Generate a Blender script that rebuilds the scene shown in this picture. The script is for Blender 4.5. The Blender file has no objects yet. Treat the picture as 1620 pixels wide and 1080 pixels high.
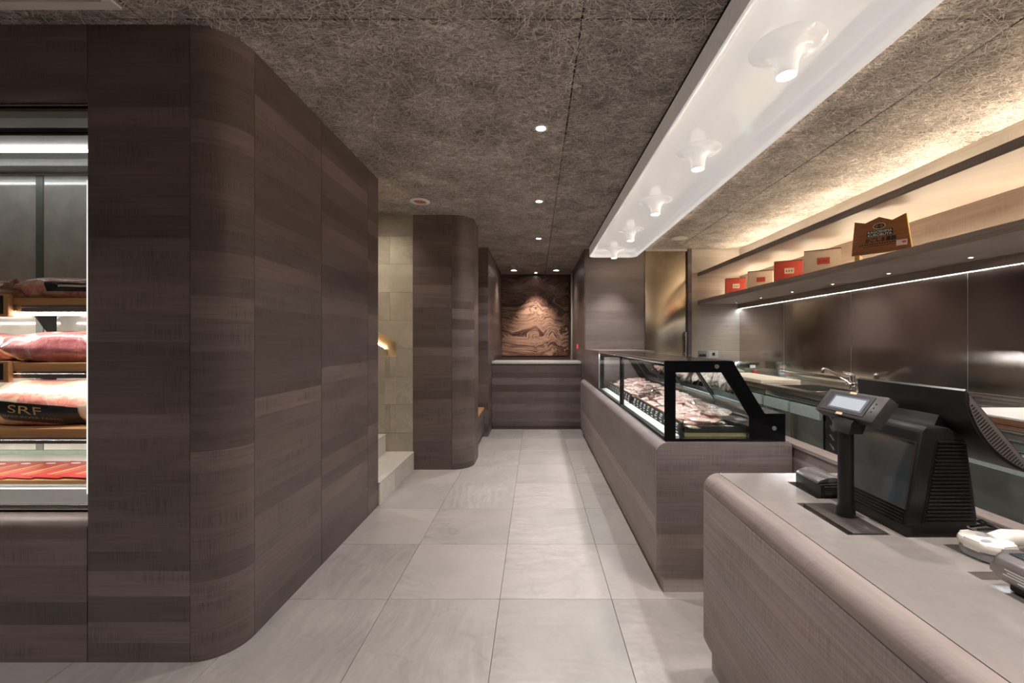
import bpy, bmesh, math, random
import numpy as np
from mathutils import Vector, Matrix, noise as mnoise

# ------------------------------------------------------------------ camera, world, exposure
K, VX, VY, EYE = 650.0, 847.0, 540.0, 1.39        # focal length in px of the 1620x1080 frame, vanishing point, eye height
SC = bpy.context.scene
COL = SC.collection
cam_d = bpy.data.cameras.new('camera'); cam = bpy.data.objects.new('camera', cam_d); COL.objects.link(cam)
cam.location = (0, 0, EYE); cam.rotation_euler = (math.pi/2, 0, 0)
cam_d.sensor_width = 36; cam_d.lens = K/1620*36
cam_d.shift_x = -(VX-810)/1620; cam_d.shift_y = (VY-540)/1620
cam_d.clip_start = 0.05
SC.camera = cam
SC.view_settings.view_transform = 'Standard'; SC.view_settings.look = 'None'
SC.view_settings.gamma = 1; SC.view_settings.use_curve_mapping = False
SC.view_settings.exposure = 1.06
W = bpy.data.worlds.new('world'); SC.world = W; W.use_nodes = True
W.node_tree.nodes['Background'].inputs[0].default_value = (0.9, 0.95, 1.0, 1)
W.node_tree.nodes['Background'].inputs[1].default_value = 0.02
CEIL = 2.765
random.seed(7); np.random.seed(7)
R = math.radians

def lamp(kind, name, loc, power, color=(1, .93, .84), size=.05, spot=70, blend=.6, rot=(0, 0, 0), sy=None, parent=None):
    d = bpy.data.lights.new(name, kind); d.energy = power; d.color = color
    if kind == 'SPOT': d.spot_size = R(spot); d.spot_blend = blend; d.shadow_soft_size = size
    elif kind == 'AREA':
        d.size = size
        if sy: d.shape = 'RECTANGLE'; d.size_y = sy
    else: d.shadow_soft_size = size
    o = bpy.data.objects.new(name, d); COL.objects.link(o); o.location = loc; o.rotation_euler = rot
    return o

# ------------------------------------------------------------------ mesh builder
class MB:
    def __init__(s): s.bm = bmesh.new()
    def box(s, x0, x1, y0, y1, z0, z1, bev=0, seg=2):
        v = [s.bm.verts.new((x, y, z)) for z in (z0, z1) for y in (y0, y1) for x in (x0, x1)]
        fs = [s.bm.faces.new([v[i] for i in q]) for q in ((0,2,3,1),(4,5,7,6),(0,1,5,4),(2,6,7,3),(0,4,6,2),(1,3,7,5))]
        if bev > 0:
            es = list({e for f in fs for e in f.edges})
            bmesh.ops.bevel(s.bm, geom=es, offset=bev, segments=seg, affect='EDGES', profile=.5)
        return s
    def prism(s, poly, axis, a0, a1, bev=0):
        # poly: 2D points; axis 'x': (y,z)  'y': (x,z)  'z': (x,y)
        def p3(p, a): return (a, p[0], p[1]) if axis == 'x' else (p[0], a, p[1]) if axis == 'y' else (p[0], p[1], a)
        A = [s.bm.verts.new(p3(p, a0)) for p in poly]; B = [s.bm.verts.new(p3(p, a1)) for p in poly]
        n = len(poly); fs = [s.bm.faces.new(A), s.bm.faces.new(B[::-1])]
        for i in range(n): fs.append(s.bm.faces.new((A[i], B[i], B[(i+1) % n], A[(i+1) % n])))
        if bev > 0:
            es = list(set(fs[0].edges) | set(fs[1].edges))
            bmesh.ops.bevel(s.bm, geom=es, offset=bev, segments=2, affect='EDGES', profile=.5)
        return s
    def cyl(s, p0, p1, r0, r1=None, n=20):
        r1 = r0 if r1 is None else r1
        p0, p1 = Vector(p0), Vector(p1); d = (p1-p0).normalized()
        u = d.orthogonal().normalized(); w = d.cross(u)
        A = [s.bm.verts.new(p0+(u*math.cos(t)+w*math.sin(t))*r0) for t in (2*math.pi*i/n for i in range(n))]
        B = [s.bm.verts.new(p1+(u*math.cos(t)+w*math.sin(t))*r1) for t in (2*math.pi*i/n for i in range(n))]
        s.bm.faces.new(A[::-1]); s.bm.faces.new(B)
        for i in range(n): s.bm.faces.new((A[i], A[(i+1) % n], B[(i+1) % n], B[i]))
        return s
    def tube(s, pts, r, n=10):
        pts = [Vector(p) for p in pts]; rings = []
        u = None
        for i, p in enumerate(pts):
            d = (pts[min(i+1, len(pts)-1)]-pts[max(i-1, 0)]).normalized()
            u = d.orthogonal().normalized() if u is None else (u-d*u.dot(d)).normalized()
            w = d.cross(u)
            rr = r[i] if isinstance(r, (list, tuple)) else r
            rings.append([s.bm.verts.new(p+(u*math.cos(2*math.pi*k/n)+w*math.sin(2*math.pi*k/n))*rr) for k in range(n)])
        s.loft(rings); s.bm.faces.new(rings[0][::-1]); s.bm.faces.new(rings[-1])
        return s
    def loft(s, rings):
        for A, B in zip(rings, rings[1:]):
            n = len(A)
            for i in range(n): s.bm.faces.new((A[i], A[(i+1) % n], B[(i+1) % n], B[i]))
    def lathe(s, prof, c, n=28, cap0=False, cap1=False):
        rings = [[s.bm.verts.new((c[0]+r*math.cos(2*math.pi*k/n), c[1]+r*math.sin(2*math.pi*k/n), c[2]+z)) for k in range(n)] for r, z in prof]
        s.loft(rings)
        if cap0: s.bm.faces.new(rings[0][::-1])
        if cap1: s.bm.faces.new(rings[-1])
        return s
    def quad(s, a, b, c, d):
        s.bm.faces.new([s.bm.verts.new(p) for p in (a, b, c, d)]); return s
    def grid(s, fn, nu, nv, closed_v=False):
        G = [[s.bm.verts.new(fn(i/nu, j/nv)) for j in range(nv if closed_v else nv+1)] for i in range(nu+1)]
        m = len(G[0])
        for i in range(nu):
            for j in range(nv):
                s.bm.faces.new((G[i][j], G[i+1][j], G[i+1][(j+1) % m], G[i][(j+1) % m]))
        return s
    def xf(s, M):
        s.bm.transform(M); return s

def slab_holes(mb, x0, x1, y0, y1, z0, z1, holes):
    xs = sorted({x0, x1, *[v for h in holes for v in h[:2]]}); ys = sorted({y0, y1, *[v for h in holes for v in h[2:]]})
    inside = lambda x, y: any(h[0] < x < h[1] and h[2] < y < h[3] for h in holes)
    cell = {(i, j): not inside((xs[i]+xs[i+1])/2, (ys[j]+ys[j+1])/2) for i in range(len(xs)-1) for j in range(len(ys)-1)}
    for (i, j), on in cell.items():
        if not on: continue
        a, b, c, d = xs[i], xs[i+1], ys[j], ys[j+1]
        mb.quad((a, c, z1), (b, c, z1), (b, d, z1), (a, d, z1)); mb.quad((a, c, z0), (a, d, z0), (b, d, z0), (b, c, z0))
        for (di, dj, q) in ((-1, 0, ((a, c), (a, d))), (1, 0, ((b, d), (b, c))), (0, -1, ((b, c), (a, c))), (0, 1, ((a, d), (b, d)))):
            if not cell.get((i+di, j+dj), False):
                (p, q_), (r_, t) = q
                mb.quad((p, q_, z0), (p, q_, z1), (r_, t, z1), (r_, t, z0))
    bmesh.ops.remove_doubles(mb.bm, verts=mb.bm.verts, dist=1e-6)
    return mb

def rrect(x0, x1, y0, y1, r, n=6):
    """rounded rectangle; r = radius or (r00, r10, r11, r01) for corners x0y0, x1y0, x1y1, x0y1"""
    rs = r if isinstance(r, (tuple, list)) else (r,)*4
    out = []
    for (cx, cy, a0, rr) in ((x0+rs[0], y0+rs[0], 180, rs[0]), (x1-rs[1], y0+rs[1], 270, rs[1]), (x1-rs[2], y1-rs[2], 0, rs[2]), (x0+rs[3], y1-rs[3], 90, rs[3])):
        if rr <= 0: out.append((cx, cy)); continue
        for k in range(n+1):
            t = R(a0+90*k/n); out.append((cx+rr*math.cos(t), cy+rr*math.sin(t)))
    return out

WM = {}                                            # world matrix of every thing (parts share their thing's)
def base_props(o, label, cat, group, kind):
    if label: o['label'] = label
    if cat: o['category'] = cat
    if group: o['group'] = group
    if kind: o['kind'] = kind

def thing(name, label, cat, loc=(0, 0, 0), rot=(0, 0, 0), group=None, kind=None):
    o = bpy.data.objects.new(name, None); COL.objects.link(o); o.empty_display_size = .05
    o.location = loc; o.rotation_euler = rot
    M = Matrix.Translation(loc) @ Matrix(((1,0,0),(0,1,0),(0,0,1))).to_4x4()
    from mathutils import Euler
    M = Matrix.Translation(loc) @ Euler(rot).to_matrix().to_4x4()
    WM[o.name] = M; base_props(o, label, cat, group, kind)
    return o

def obj(name, mb, m, parent=None, label=None, cat=None, group=None, kind=None, smooth=35, local=False, origin=None, rot=None):
    """one mesh object. With a parent: vertices are in world space unless local=True. Top level: origin at the base centre."""
    bm = mb.bm if isinstance(mb, MB) else mb
    bmesh.ops.recalc_face_normals(bm, faces=bm.faces)
    me = bpy.data.meshes.new(name)
    M = Matrix.Identity(4)
    o = None
    if parent is not None:
        M = WM[parent.name]
        if not local: bm.transform(M.inverted())
    else:
        if origin is None and not local:
            vs = [v.co for v in bm.verts]
            lo = Vector([min(v[i] for v in vs) for i in range(3)]); hi = Vector([max(v[i] for v in vs) for i in range(3)])
            origin = Vector(((lo.x+hi.x)/2, (lo.y+hi.y)/2, lo.z))
        from mathutils import Euler
        origin = Vector(origin) if origin is not None else Vector((0, 0, 0))
        M = Matrix.Translation(origin) @ (Euler(rot).to_matrix().to_4x4() if rot else Matrix.Identity(4))
        if not local: bm.transform(M.inverted())
    bm.to_mesh(me); bm.free()
    if smooth:
        me.polygons.foreach_set('use_smooth', [True]*len(me.polygons)); me.set_sharp_from_angle(angle=R(smooth))
    me.materials.append(m)
    o = bpy.data.objects.new(name, me); COL.objects.link(o)
    if parent is not None: o.parent = parent
    else:
        o.location = M.to_translation(); o.rotation_euler = M.to_euler()
    WM[o.name] = M
    base_props(o, label, cat, group, kind)
    return o

def clone(root, loc, rot=None, label=None, group=None):
    r = root.copy(); COL.objects.link(r); r.location = loc
    if rot is not None: r.rotation_euler = rot
    if label: r['label'] = label
    if group: r['group'] = group
    for ch in list(root.children):
        c = ch.copy(); COL.objects.link(c); c.parent = r
        for g in ch.children:
            d = g.copy(); COL.objects.link(d); d.parent = c
    return r

def text_bm(txt, size, align='CENTER', fit=None, font=None, bold=0.0):
    cu = bpy.data.curves.new('t', 'FONT'); cu.body = txt; cu.size = size; cu.align_x = align; cu.align_y = 'CENTER'; cu.offset = bold
    o = bpy.data.objects.new('t', cu); COL.objects.link(o)
    dg = bpy.context.evaluated_depsgraph_get()
    me = bpy.data.meshes.new_from_object(o.evaluated_get(dg))
    mb = MB(); mb.bm.from_mesh(me)
    bpy.data.objects.remove(o); bpy.data.curves.remove(cu); bpy.data.meshes.remove(me)
    bmesh.ops.triangulate(mb.bm, faces=mb.bm.faces)
    if fit and len(mb.bm.verts):
        xs = [v.co.x for v in mb.bm.verts]; ys = [v.co.y for v in mb.bm.verts]
        w, h = max(xs)-min(xs), max(ys)-min(ys); cx, cy = (max(xs)+min(xs))/2, (max(ys)+min(ys))/2
        for v in mb.bm.verts: v.co.x = (v.co.x-cx)*fit[0]/w; v.co.y = (v.co.y-cy)*fit[1]/h; v.co.z = 0
    return mb

def heavy(txt, size, fit, d):
    out = MB()
    for dx, dy in ((-d, 0), (d, 0), (0, d*.7), (0, -d*.7)):
        t_ = text_bm(txt, size, fit=fit); t_.xf(Matrix.Translation((dx, dy, 0)))
        me = bpy.data.meshes.new('t'); t_.bm.to_mesh(me); t_.bm.free(); out.bm.from_mesh(me); bpy.data.meshes.remove(me)
    return out

# ------------------------------------------------------------------ materials
class NT:
    def __init__(s, name):
        s.m = bpy.data.materials.new(name); s.m.use_nodes = True; s.t = s.m.node_tree
        s.b = s.t.nodes['Principled BSDF']; s.out = s.t.nodes['Material Output']
    def n(s, typ, ins=None, out=0, **props):
        nd = s.t.nodes.new('ShaderNode'+typ)
        for k, v in props.items(): setattr(nd, k, v)
        for k, v in (ins or {}).items():
            sk = nd.inputs[k]
            if isinstance(v, bpy.types.NodeSocket): s.t.links.new(v, sk)
            else: sk.default_value = v
        return nd.outputs[out]
    def math(s, op, a, b=0.0, c=0.0, clamp=False): return s.n('Math', {0: a, 1: b, 2: c}, operation=op, use_clamp=clamp)
    def ramp(s, fac, stops):
        nd = s.t.nodes.new('ShaderNodeValToRGB'); el = nd.color_ramp.elements
        while len(el) < len(stops): el.new(.5)
        for e, (p, c) in zip(el, stops):
            e.position = p; e.color = (c, c, c, 1) if isinstance(c, (int, float)) else (*c, 1)
        s.t.links.new(fac, nd.inputs[0]); return nd.outputs[0]
    def rng(s, v, a, b, c, d): return s.n('MapRange', {0: v, 1: a, 2: b, 3: c, 4: d})
    def scale(s, col, f): return s.n('VectorMath', {0: col, 'Scale': f}, operation='SCALE')
    def mix(s, f, a, b, typ='MIX'):
        nd = s.t.nodes.new('ShaderNodeMix'); nd.data_type = 'RGBA'; nd.blend_type = typ
        for k, v in ((0, f), (6, a), (7, b)):
            if isinstance(v, bpy.types.NodeSocket): s.t.links.new(v, nd.inputs[k])
            else: nd.inputs[k].default_value = v if k == 0 else ((*v, 1) if len(v) == 3 else v)
        return nd.outputs[2]
    def set(s, **kw):
        for k, v in kw.items():
            sk = s.b.inputs[k.replace('_', ' ')]
            if isinstance(v, bpy.types.NodeSocket): s.t.links.new(v, sk)
            elif isinstance(v, tuple) and len(v) == 3: sk.default_value = (*v, 1)
            else: sk.default_value = v
        return s
    def bump(s, h, strength=.2, dist=.002):
        s.t.links.new(s.n('Bump', {'Strength': strength, 'Distance': dist, 'Height': h}), s.b.inputs['Normal'])

def plain(name, col, rough=.5, metal=0.0, coat=0.0, var=.06, vs=40, **kw):
    k = NT(name)
    nz = k.n('TexNoise', {'Vector': k.n('TexCoord', out=3), 'Scale': vs, 'Detail': 3.0})
    c = k.scale(k.n('RGB'), k.rng(nz, .3, .7, 1-var, 1+var))
    k.t.nodes['RGB'].outputs[0].default_value = (*col, 1)
    k.set(Base_Color=c, Roughness=rough, Metallic=metal, Coat_Weight=coat, **kw)
    return k.m

def emit(name, col, strength, base=.8):
    k = NT(name); k.set(Base_Color=(base, base, base), Emission_Color=col, Emission_Strength=strength); return k.m

def wood_mat(name, base, band=9.0, bandvar=(.74, 1.16), rough=.5, hatch=.16, grain=.2, spec=.35):
    k = NT(name)
    pos = k.n('NewGeometry'); sep = k.t.nodes.new('ShaderNodeSeparateXYZ'); k.t.links.new(pos, sep.inputs[0])
    rnd = k.n('ObjectInfo', out=5)
    u = k.math('ADD', sep.outputs[0], sep.outputs[1]); z = sep.outputs[2]
    vo = k.t.nodes.new('ShaderNodeTexVoronoi'); vo.voronoi_dimensions = '1D'; vo.inputs['Scale'].default_value = 1.0
    vo.inputs['Randomness'].default_value = .95
    k.t.links.new(k.math('ADD', k.math('MULTIPLY', z, band), k.math('MULTIPLY', rnd, 57.0)), vo.inputs['W'])
    cs = k.t.nodes.new('ShaderNodeSeparateColor'); k.t.links.new(vo.outputs['Color'], cs.inputs[0])
    cell = cs.outputs[0]; cell2 = cs.outputs[1]
    bandf = k.rng(cell, 0, 1, *bandvar)
    def vec(a, b, c): return k.n('CombineXYZ', {0: a, 1: b, 2: c})
    g = k.n('TexNoise', {'Vector': vec(k.math('MULTIPLY_ADD', u, 2.2, k.math('MULTIPLY', rnd, 31)), k.math('MULTIPLY', z, 95), k.math('MULTIPLY', cell, 40)), 'Scale': 1.0, 'Detail': 6.0, 'Roughness': .62, 'Distortion': .4})
    gf = k.rng(g, .3, .7, 1-grain, 1+grain)
    h = k.n('TexNoise', {'Vector': vec(k.math('MULTIPLY', u, 210), k.math('MULTIPLY', z, 7), k.math('MULTIPLY', cell2, 30)), 'Scale': 1.0, 'Detail': 3.0})
    hm = k.n('TexNoise', {'Vector': vec(k.math('MULTIPLY', u, 4.0), k.math('MULTIPLY', z, 14), k.math('MULTIPLY', cell, 22)), 'Scale': 1.0, 'Detail': 2.0})
    hmask = k.rng(hm, .45, .68, 0.0, hatch)
    hf = k.math('SUBTRACT', 1.0, k.math('MULTIPLY', k.rng(h, .42, .62, 0, 1), hmask))
    cloud = k.rng(k.n('TexNoise', {'Vector': vec(k.math('MULTIPLY', u, 1.1), k.math('MULTIPLY', z, 3), rnd), 'Scale': 1.0, 'Detail': 2.0}), .3, .7, .9, 1.1)
    f = k.math('MULTIPLY', k.math('MULTIPLY', bandf, gf), k.math('MULTIPLY', hf, cloud))
    tint = k.mix(cell2, base, (base[0]*.94, base[1]*.985, base[2]*1.06))
    k.set(Base_Color=k.scale(tint, f), Roughness=k.rng(g, .3, .7, rough-.07, rough+.09), Specular_IOR_Level=spec)
    k.bump(k.math('ADD', g, k.math('MULTIPLY', h, .5)), .12, .0012)
    return k.m

def stone_mat(name, base, rough=.3, scale=1.0, vein=.16, streak=True):
    k = NT(name)
    rnd = k.n('ObjectInfo', out=5)
    p0 = k.n('TexCoord', out=3)
    rot = k.n('VectorRotate', {'Vector': p0, 'Angle': k.math('MULTIPLY', k.math('ROUND', k.math('MULTIPLY', rnd, 4)), math.pi/2)}, rotation_type='Z_AXIS') if streak else p0
    p = k.n('VectorMath', {0: rot, 1: k.n('CombineXYZ', {0: k.math('MULTIPLY', rnd, 37), 1: k.math('MULTIPLY', rnd, 71), 2: k.math('MULTIPLY', rnd, 13)})}, operation='ADD')
    big = k.n('TexNoise', {'Vector': p, 'Scale': 2.2*scale, 'Detail': 5.0, 'Roughness': .58})
    mid = k.n('TexNoise', {'Vector': p, 'Scale': 34.0*scale, 'Detail': 4.0, 'Roughness': .6})
    wv = k.n('TexNoise', {'Vector': p, 'Scale': 1.6*scale, 'Detail': 2.0}, out=1)
    pw = k.n('VectorMath', {0: p, 1: k.n('VectorMath', {0: wv, 'Scale': .35}, operation='SCALE')}, operation='ADD')
    st = k.n('TexNoise', {'Vector': k.n('Mapping', {'Vector': pw, 'Scale': (1.6*scale, 30*scale, 30*scale)}), 'Scale': 1.0, 'Detail': 4.0, 'Roughness': .55})
    amt = k.rng(k.n('TexNoise', {'Vector': p, 'Scale': 1.3*scale, 'Detail': 2.0}), .42, .62, 0.0, 1.0)
    stf = k.math('MULTIPLY_ADD', k.math('SUBTRACT', k.rng(st, .3, .7, .86, 1.12), 1.0), amt, 1.0)
    f = k.math('MULTIPLY', k.rng(big, .3, .7, 1-vein, 1+vein*.8), k.rng(mid, .3, .7, .96, 1.035))
    f = k.math('MULTIPLY', k.math('MULTIPLY', f, stf), k.rng(rnd, 0, 1, .93, 1.05))
    ln = k.math('ABSOLUTE', k.math('SUBTRACT', k.n('TexNoise', {'Vector': pw, 'Scale': 2.3*scale, 'Detail': 3.0}), .5))
    f = k.math('MULTIPLY', f, k.math('SUBTRACT', 1.0, k.math('MULTIPLY', k.rng(ln, 0, .018, .10, 0), amt)))
    h1 = k.math('FRACT', k.math('MULTIPLY', rnd, 7.31))
    tint = k.mix(k.math('MULTIPLY_ADD', k.rng(big, .35, .65, -.25, .25), 1.0, h1), (base[0]*.99, base[1]*1.0, base[2]*.985), (base[0]*1.03, base[1]*.995, base[2]*.985))
    k.set(Base_Color=k.scale(tint, f), Roughness=k.rng(mid, .3, .7, rough-.04, rough+.06), Specular_IOR_Level=.45)
    return k.m

def steel_mat(name, col=(.6, .58, .55), rough=.24, axis='z', wave=.0, brush=.05):
    k = NT(name)
    pos = k.n('NewGeometry')
    sc = (900, 900, 6) if axis == 'z' else (6, 6, 900)
    br = k.n('TexNoise', {'Vector': k.n('Mapping', {'Vector': pos, 'Scale': sc}), 'Scale': 1.0, 'Detail': 2.0})
    sm = k.n('TexNoise', {'Vector': pos, 'Scale': 3.0, 'Detail': 3.0})
    k.set(Base_Color=k.scale(k.n('RGB'), k.math('MULTIPLY', k.rng(br, .3, .7, 1-brush, 1+brush), k.rng(sm, .3, .7, .93, 1.05))), Metallic=1.0,
          Roughness=k.math('ADD', k.rng(br, .3, .7, rough-brush*.3, rough+brush*.3), k.rng(sm, .3, .7, -.02, .04)))
    k.t.nodes['RGB'].outputs[0].default_value = (*col, 1)
    if wave > 0:
        wv = k.n('TexNoise', {'Vector': k.n('Mapping', {'Vector': pos, 'Scale': (1, 1.1, .8)}), 'Scale': 1.6, 'Detail': 1.0})
        k.bump(wv, wave, .05)
    return k.m

def glass_mat(name, tint=(.93, .97, .95), refl=1.0, rough=0.0):
    k = NT(name)
    fr = k.math('MULTIPLY_ADD', k.math('POWER', k.n('LayerWeight', {'Blend': .5}, out=1), 5.0), .45, .025)
    tr = k.n('BsdfTransparent', {'Color': (*tint, 1)}); gl = k.n('BsdfGlossy', {'Color': (refl, refl, refl, 1), 'Roughness': rough})
    mx = k.n('MixShader', {0: fr, 1: tr, 2: gl}); k.t.links.new(mx, k.out.inputs[0])
    k.t.nodes.remove(k.b)
    return k.m

WOOD = wood_mat('dark_wood_veneer', (.152, .111, .097), bandvar=(.62, 1.22), hatch=.38, rough=.42, spec=.5)
WOODM = wood_mat('mid_wood_veneer', (.20, .16, .138), bandvar=(.85, 1.1), hatch=.15, grain=.12)
WOODC = wood_mat('counter_wood_veneer', (.268, .208, .184), band=10, bandvar=(.70, 1.15), hatch=.28)
WOODR = wood_mat('checkout_wood_veneer', (.35, .272, .238), band=7, bandvar=(.85, 1.1), hatch=.26, grain=.26)
WOODL = wood_mat('pale_wood_veneer', (.40, .335, .28), band=8, bandvar=(.88, 1.08), grain=.12)
SHELFW = wood_mat('shelf_wood', (.27, .21, .178), band=30, bandvar=(.9, 1.08), grain=.2)
CORE = plain('black_core', (.012, .01, .01), .8)
TILE = stone_mat('floor_stone_tile', (.365, .335, .315), .34, 1.0, .12)
GROUT = plain('grout', (.12, .105, .095), .8)
WSTONE = stone_mat('wall_stone_tile', (.40, .355, .29), .45, 1.4, .2)
STEPM = stone_mat('step_stone', (.55, .52, .47), .4, 1.6, .1)
STEEL = steel_mat('brushed_steel', (.62, .55, .505), .15, 'z', .07, .01)
STEELD = steel_mat('door_steel', (.62, .53, .40), .2, 'x', .3)
STEELC = steel_mat('kitchen_steel', (.60, .74, .71), .13, 'z', .06, .01)
STEELB = steel_mat('bright_steel', (.72, .71, .69), .16, 'x')
ALU = plain('aluminium', (.75, .74, .72), .3, 1.0)
BLACKG = plain('black_gloss', (.004, .004, .005), .2, Specular_IOR_Level=.2)
BLACKP = plain('black_plastic', (.011, .010, .010), .42)
BROWNP = plain('brown_plastic', (.040, .031, .029), .38)
DARKP = plain('charcoal_plastic', (.020, .018, .018), .35)
WHITEP = plain('white_paint', (.8, .78, .75), .35, var=.02)
IVORY = plain('ivory_plastic', (.78, .72, .64), .25, coat=.4, var=.02)
WHITEL = plain('white_laminate', (.8, .8, .78), .3, var=.02)
GREYP = plain('grey_plastic', (.35, .34, .34), .35, metal=.3)
SILVERP = plain('silver_plastic', (.32, .29, .28), .3, metal=.7)
GLASS = glass_mat('clear_glass')
DGLASS = plain('smoked_glass', (.05, .055, .06), .12, coat=1.0)
MIRROR = plain('tinted_mirror', (.62, .68, .66), .03, 1.0, var=.02)
RED = plain('red_paper', (.42, .05, .03), .5)
CREAM = plain('cream_linen_paper', (.52, .43, .33), .7, vs=300, var=.15)
GOLD = plain('gold_print', (.62, .4, .14), .4, .3)
TANW = wood_mat('tan_board_wood', (.44, .22, .085), band=26, bandvar=(.8, 1.12), grain=.14, hatch=.03)
PLAQW = wood_mat('plaque_wood', (.25, .10, .035), band=5, bandvar=(.9, 1.1), grain=.22, hatch=.05)
PLAQY = wood_mat('plaque_edge_wood', (.62, .38, .10), band=5, bandvar=(.9, 1.1), grain=.15, hatch=.05)
LEATH = plain('tan_leather', (.46, .22, .10), .45, vs=200)
INKB = plain('black_ink', (.01, .01, .01), .5)
INKW = plain('white_ink', (.8, .78, .74), .5)
CHROME = plain('chrome', (.85, .85, .85), .06, 1.0, var=.01)

# wood wool
def woodwool():
    k = NT('wood_wool_board')
    pos = k.n('NewGeometry')
    warp = k.n('TexNoise', {'Vector': pos, 'Scale': 16.0, 'Detail': 2.0}, out=1)
    off = k.n('VectorMath', {0: k.n('VectorMath', {0: warp, 1: (.5, .5, .5)}, operation='SUBTRACT'), 'Scale': .09}, operation='SCALE')
    p = k.n('VectorMath', {0: pos, 1: off}, operation='ADD')
    tot = None
    for a in (.2, .95, 1.75, 2.6):
        nz = k.n('TexNoise', {'Vector': k.n('Mapping', {'Vector': p, 'Rotation': (0, 0, a), 'Scale': (26, 240, 1)}), 'Scale': 1.0, 'Detail': 2.0})
        r_ = k.rng(nz, .5, .68, 0, 1)
        tot = r_ if tot is None else k.math('MAXIMUM', tot, r_)
    big = k.n('TexNoise', {'Vector': pos, 'Scale': 3.5, 'Detail': 4.0, 'Roughness': .65})
    f = k.math('MULTIPLY', tot, k.rng(big, .3, .7, .75, 1.12))
    col = k.mix(f, (.24, .212, .197), (.90, .81, .745))
    k.set(Base_Color=k.scale(col, k.rng(big, .32, .68, .68, 1.18)), Roughness=.85, Specular_IOR_Level=.1)
    k.bump(tot, .9, .006)
    return k.m
WWOOL = woodwool()
STRAND = plain('wood_wool_strand', (.80, .715, .655), .8, vs=25, var=.3)

# ------------------------------------------------------------------ structure: floor
TS = .603
flo = obj('floor', MB().box(-4.4, 3.2, -2.6, 8.7, -.06, -.006), GROUT, label='grey stone tiled shop floor running to the back counter', cat='floor', kind='structure')
tile0 = None
for i in range(-6, 7):
    for j in range(-7, 11):
        x0, y0 = -.795+TS*i, 2.2177+TS*j
        if x0+TS < -4.3 or x0 > 3.05 or y0 < -2.4 or y0 > 6.9: continue
        if y0 > 5.6 and x0 > .8: continue
        if y0 > 3.6 and x0 < -1.9: continue
        if y0 > 1.9 and y0 < 3.3 and x0 < -2: continue
        if tile0 is None:
            tile0 = obj('tile', MB().box(-TS/2+.0012, TS/2-.0012, -TS/2+.0012, TS/2-.0012, -.006, 0, .0012, 1), TILE, flo, local=True)
            t = tile0
        else:
            t = tile0.copy(); COL.objects.link(t); t.parent = flo
        t.location = Vector((x0+TS/2, y0+TS/2, 0))-flo.location

# ------------------------------------------------------------------ structure: ceiling
cei = obj('ceiling', MB().box(-4.4, 3.2, -2.6, 8.7, CEIL+.03, CEIL+.1), CORE, label='brown wood-wool board ceiling over the whole shop', cat='ceiling', kind='structure')
PX, PY = 1.88, .946
pan0 = None
for i in range(-3, 2):
    for j in range(-5, 8):
        x0, y0 = .20+PX*i, 1.756+PY*j
        x1, y1 = min(x0+PX, 3.1), min(y0+PY, 8.6)
        x0c = max(x0, -4.3)
        if x1-x0c < .1 or y1-y0 < .1 or y1 < -2.4: continue
        obj('ceiling_panel', MB().box(x0c+.0045, x1-.0045, y0+.0045, y1-.0045, CEIL, CEIL+.03, .002, 1), WWOOL, cei)
def strands(n, seed):
    rg = np.random.RandomState(seed); S = 6
    y = 1.2+rg.rand(n)**1.7*5.2; x = -2.6+rg.rand(n)*5.6
    L = .03+rg.rand(n)*.10+.12*(rg.rand(n) > .85); a = rg.rand(n)*2*np.pi; kq = (rg.rand(n)-.5)*22; w = .0004+rg.rand(n)*.0007
    z0 = CEIL-.0005-rg.rand(n)*.004
    fy = ((y-1.756) % PY); y = np.where(fy < .03, y+.04, np.where(fy > PY-.03, y-.04, y))
    V = np.zeros((n, S+1, 2, 3)); cx, cy, an = x.copy(), y.copy(), a.copy()
    for s_ in range(S+1):
        zz = z0-.003*np.sin(np.pi*s_/S)*rg.rand(n)
        for e, sg in ((0, -1), (1, 1)):
            V[:, s_, e, 0] = cx-np.sin(an)*w*sg; V[:, s_, e, 1] = cy+np.cos(an)*w*sg; V[:, s_, e, 2] = zz
        cx = cx+np.cos(an)*L/S; cy = cy+np.sin(an)*L/S; an = an+kq*L/S
    idx = np.arange(n*(S+1)*2).reshape(n, S+1, 2)
    F = np.stack([idx[:, :-1, 0], idx[:, 1:, 0], idx[:, 1:, 1], idx[:, :-1, 1]], -1).reshape(-1, 4)
    me = bpy.data.meshes.new('wood_fibres'); nv = n*(S+1)*2; nf = len(F)
    me.vertices.add(nv); me.vertices.foreach_set('co', (V.reshape(-1, 3)-np.array(cei.location)).ravel())
    me.loops.add(nf*4); me.loops.foreach_set('vertex_index', F.ravel())
    me.polygons.add(nf); me.polygons.foreach_set('loop_start', np.arange(0, nf*4, 4)); me.polygons.foreach_set('loop_total', np.full(nf, 4))
    me.update(); me.materials.append(STRAND)
    o = bpy.data.objects.new('wood_fibres', me); COL.objects.link(o); o.parent = cei; o['kind'] = 'stuff'
    return o
strands(34000, 3)

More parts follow.
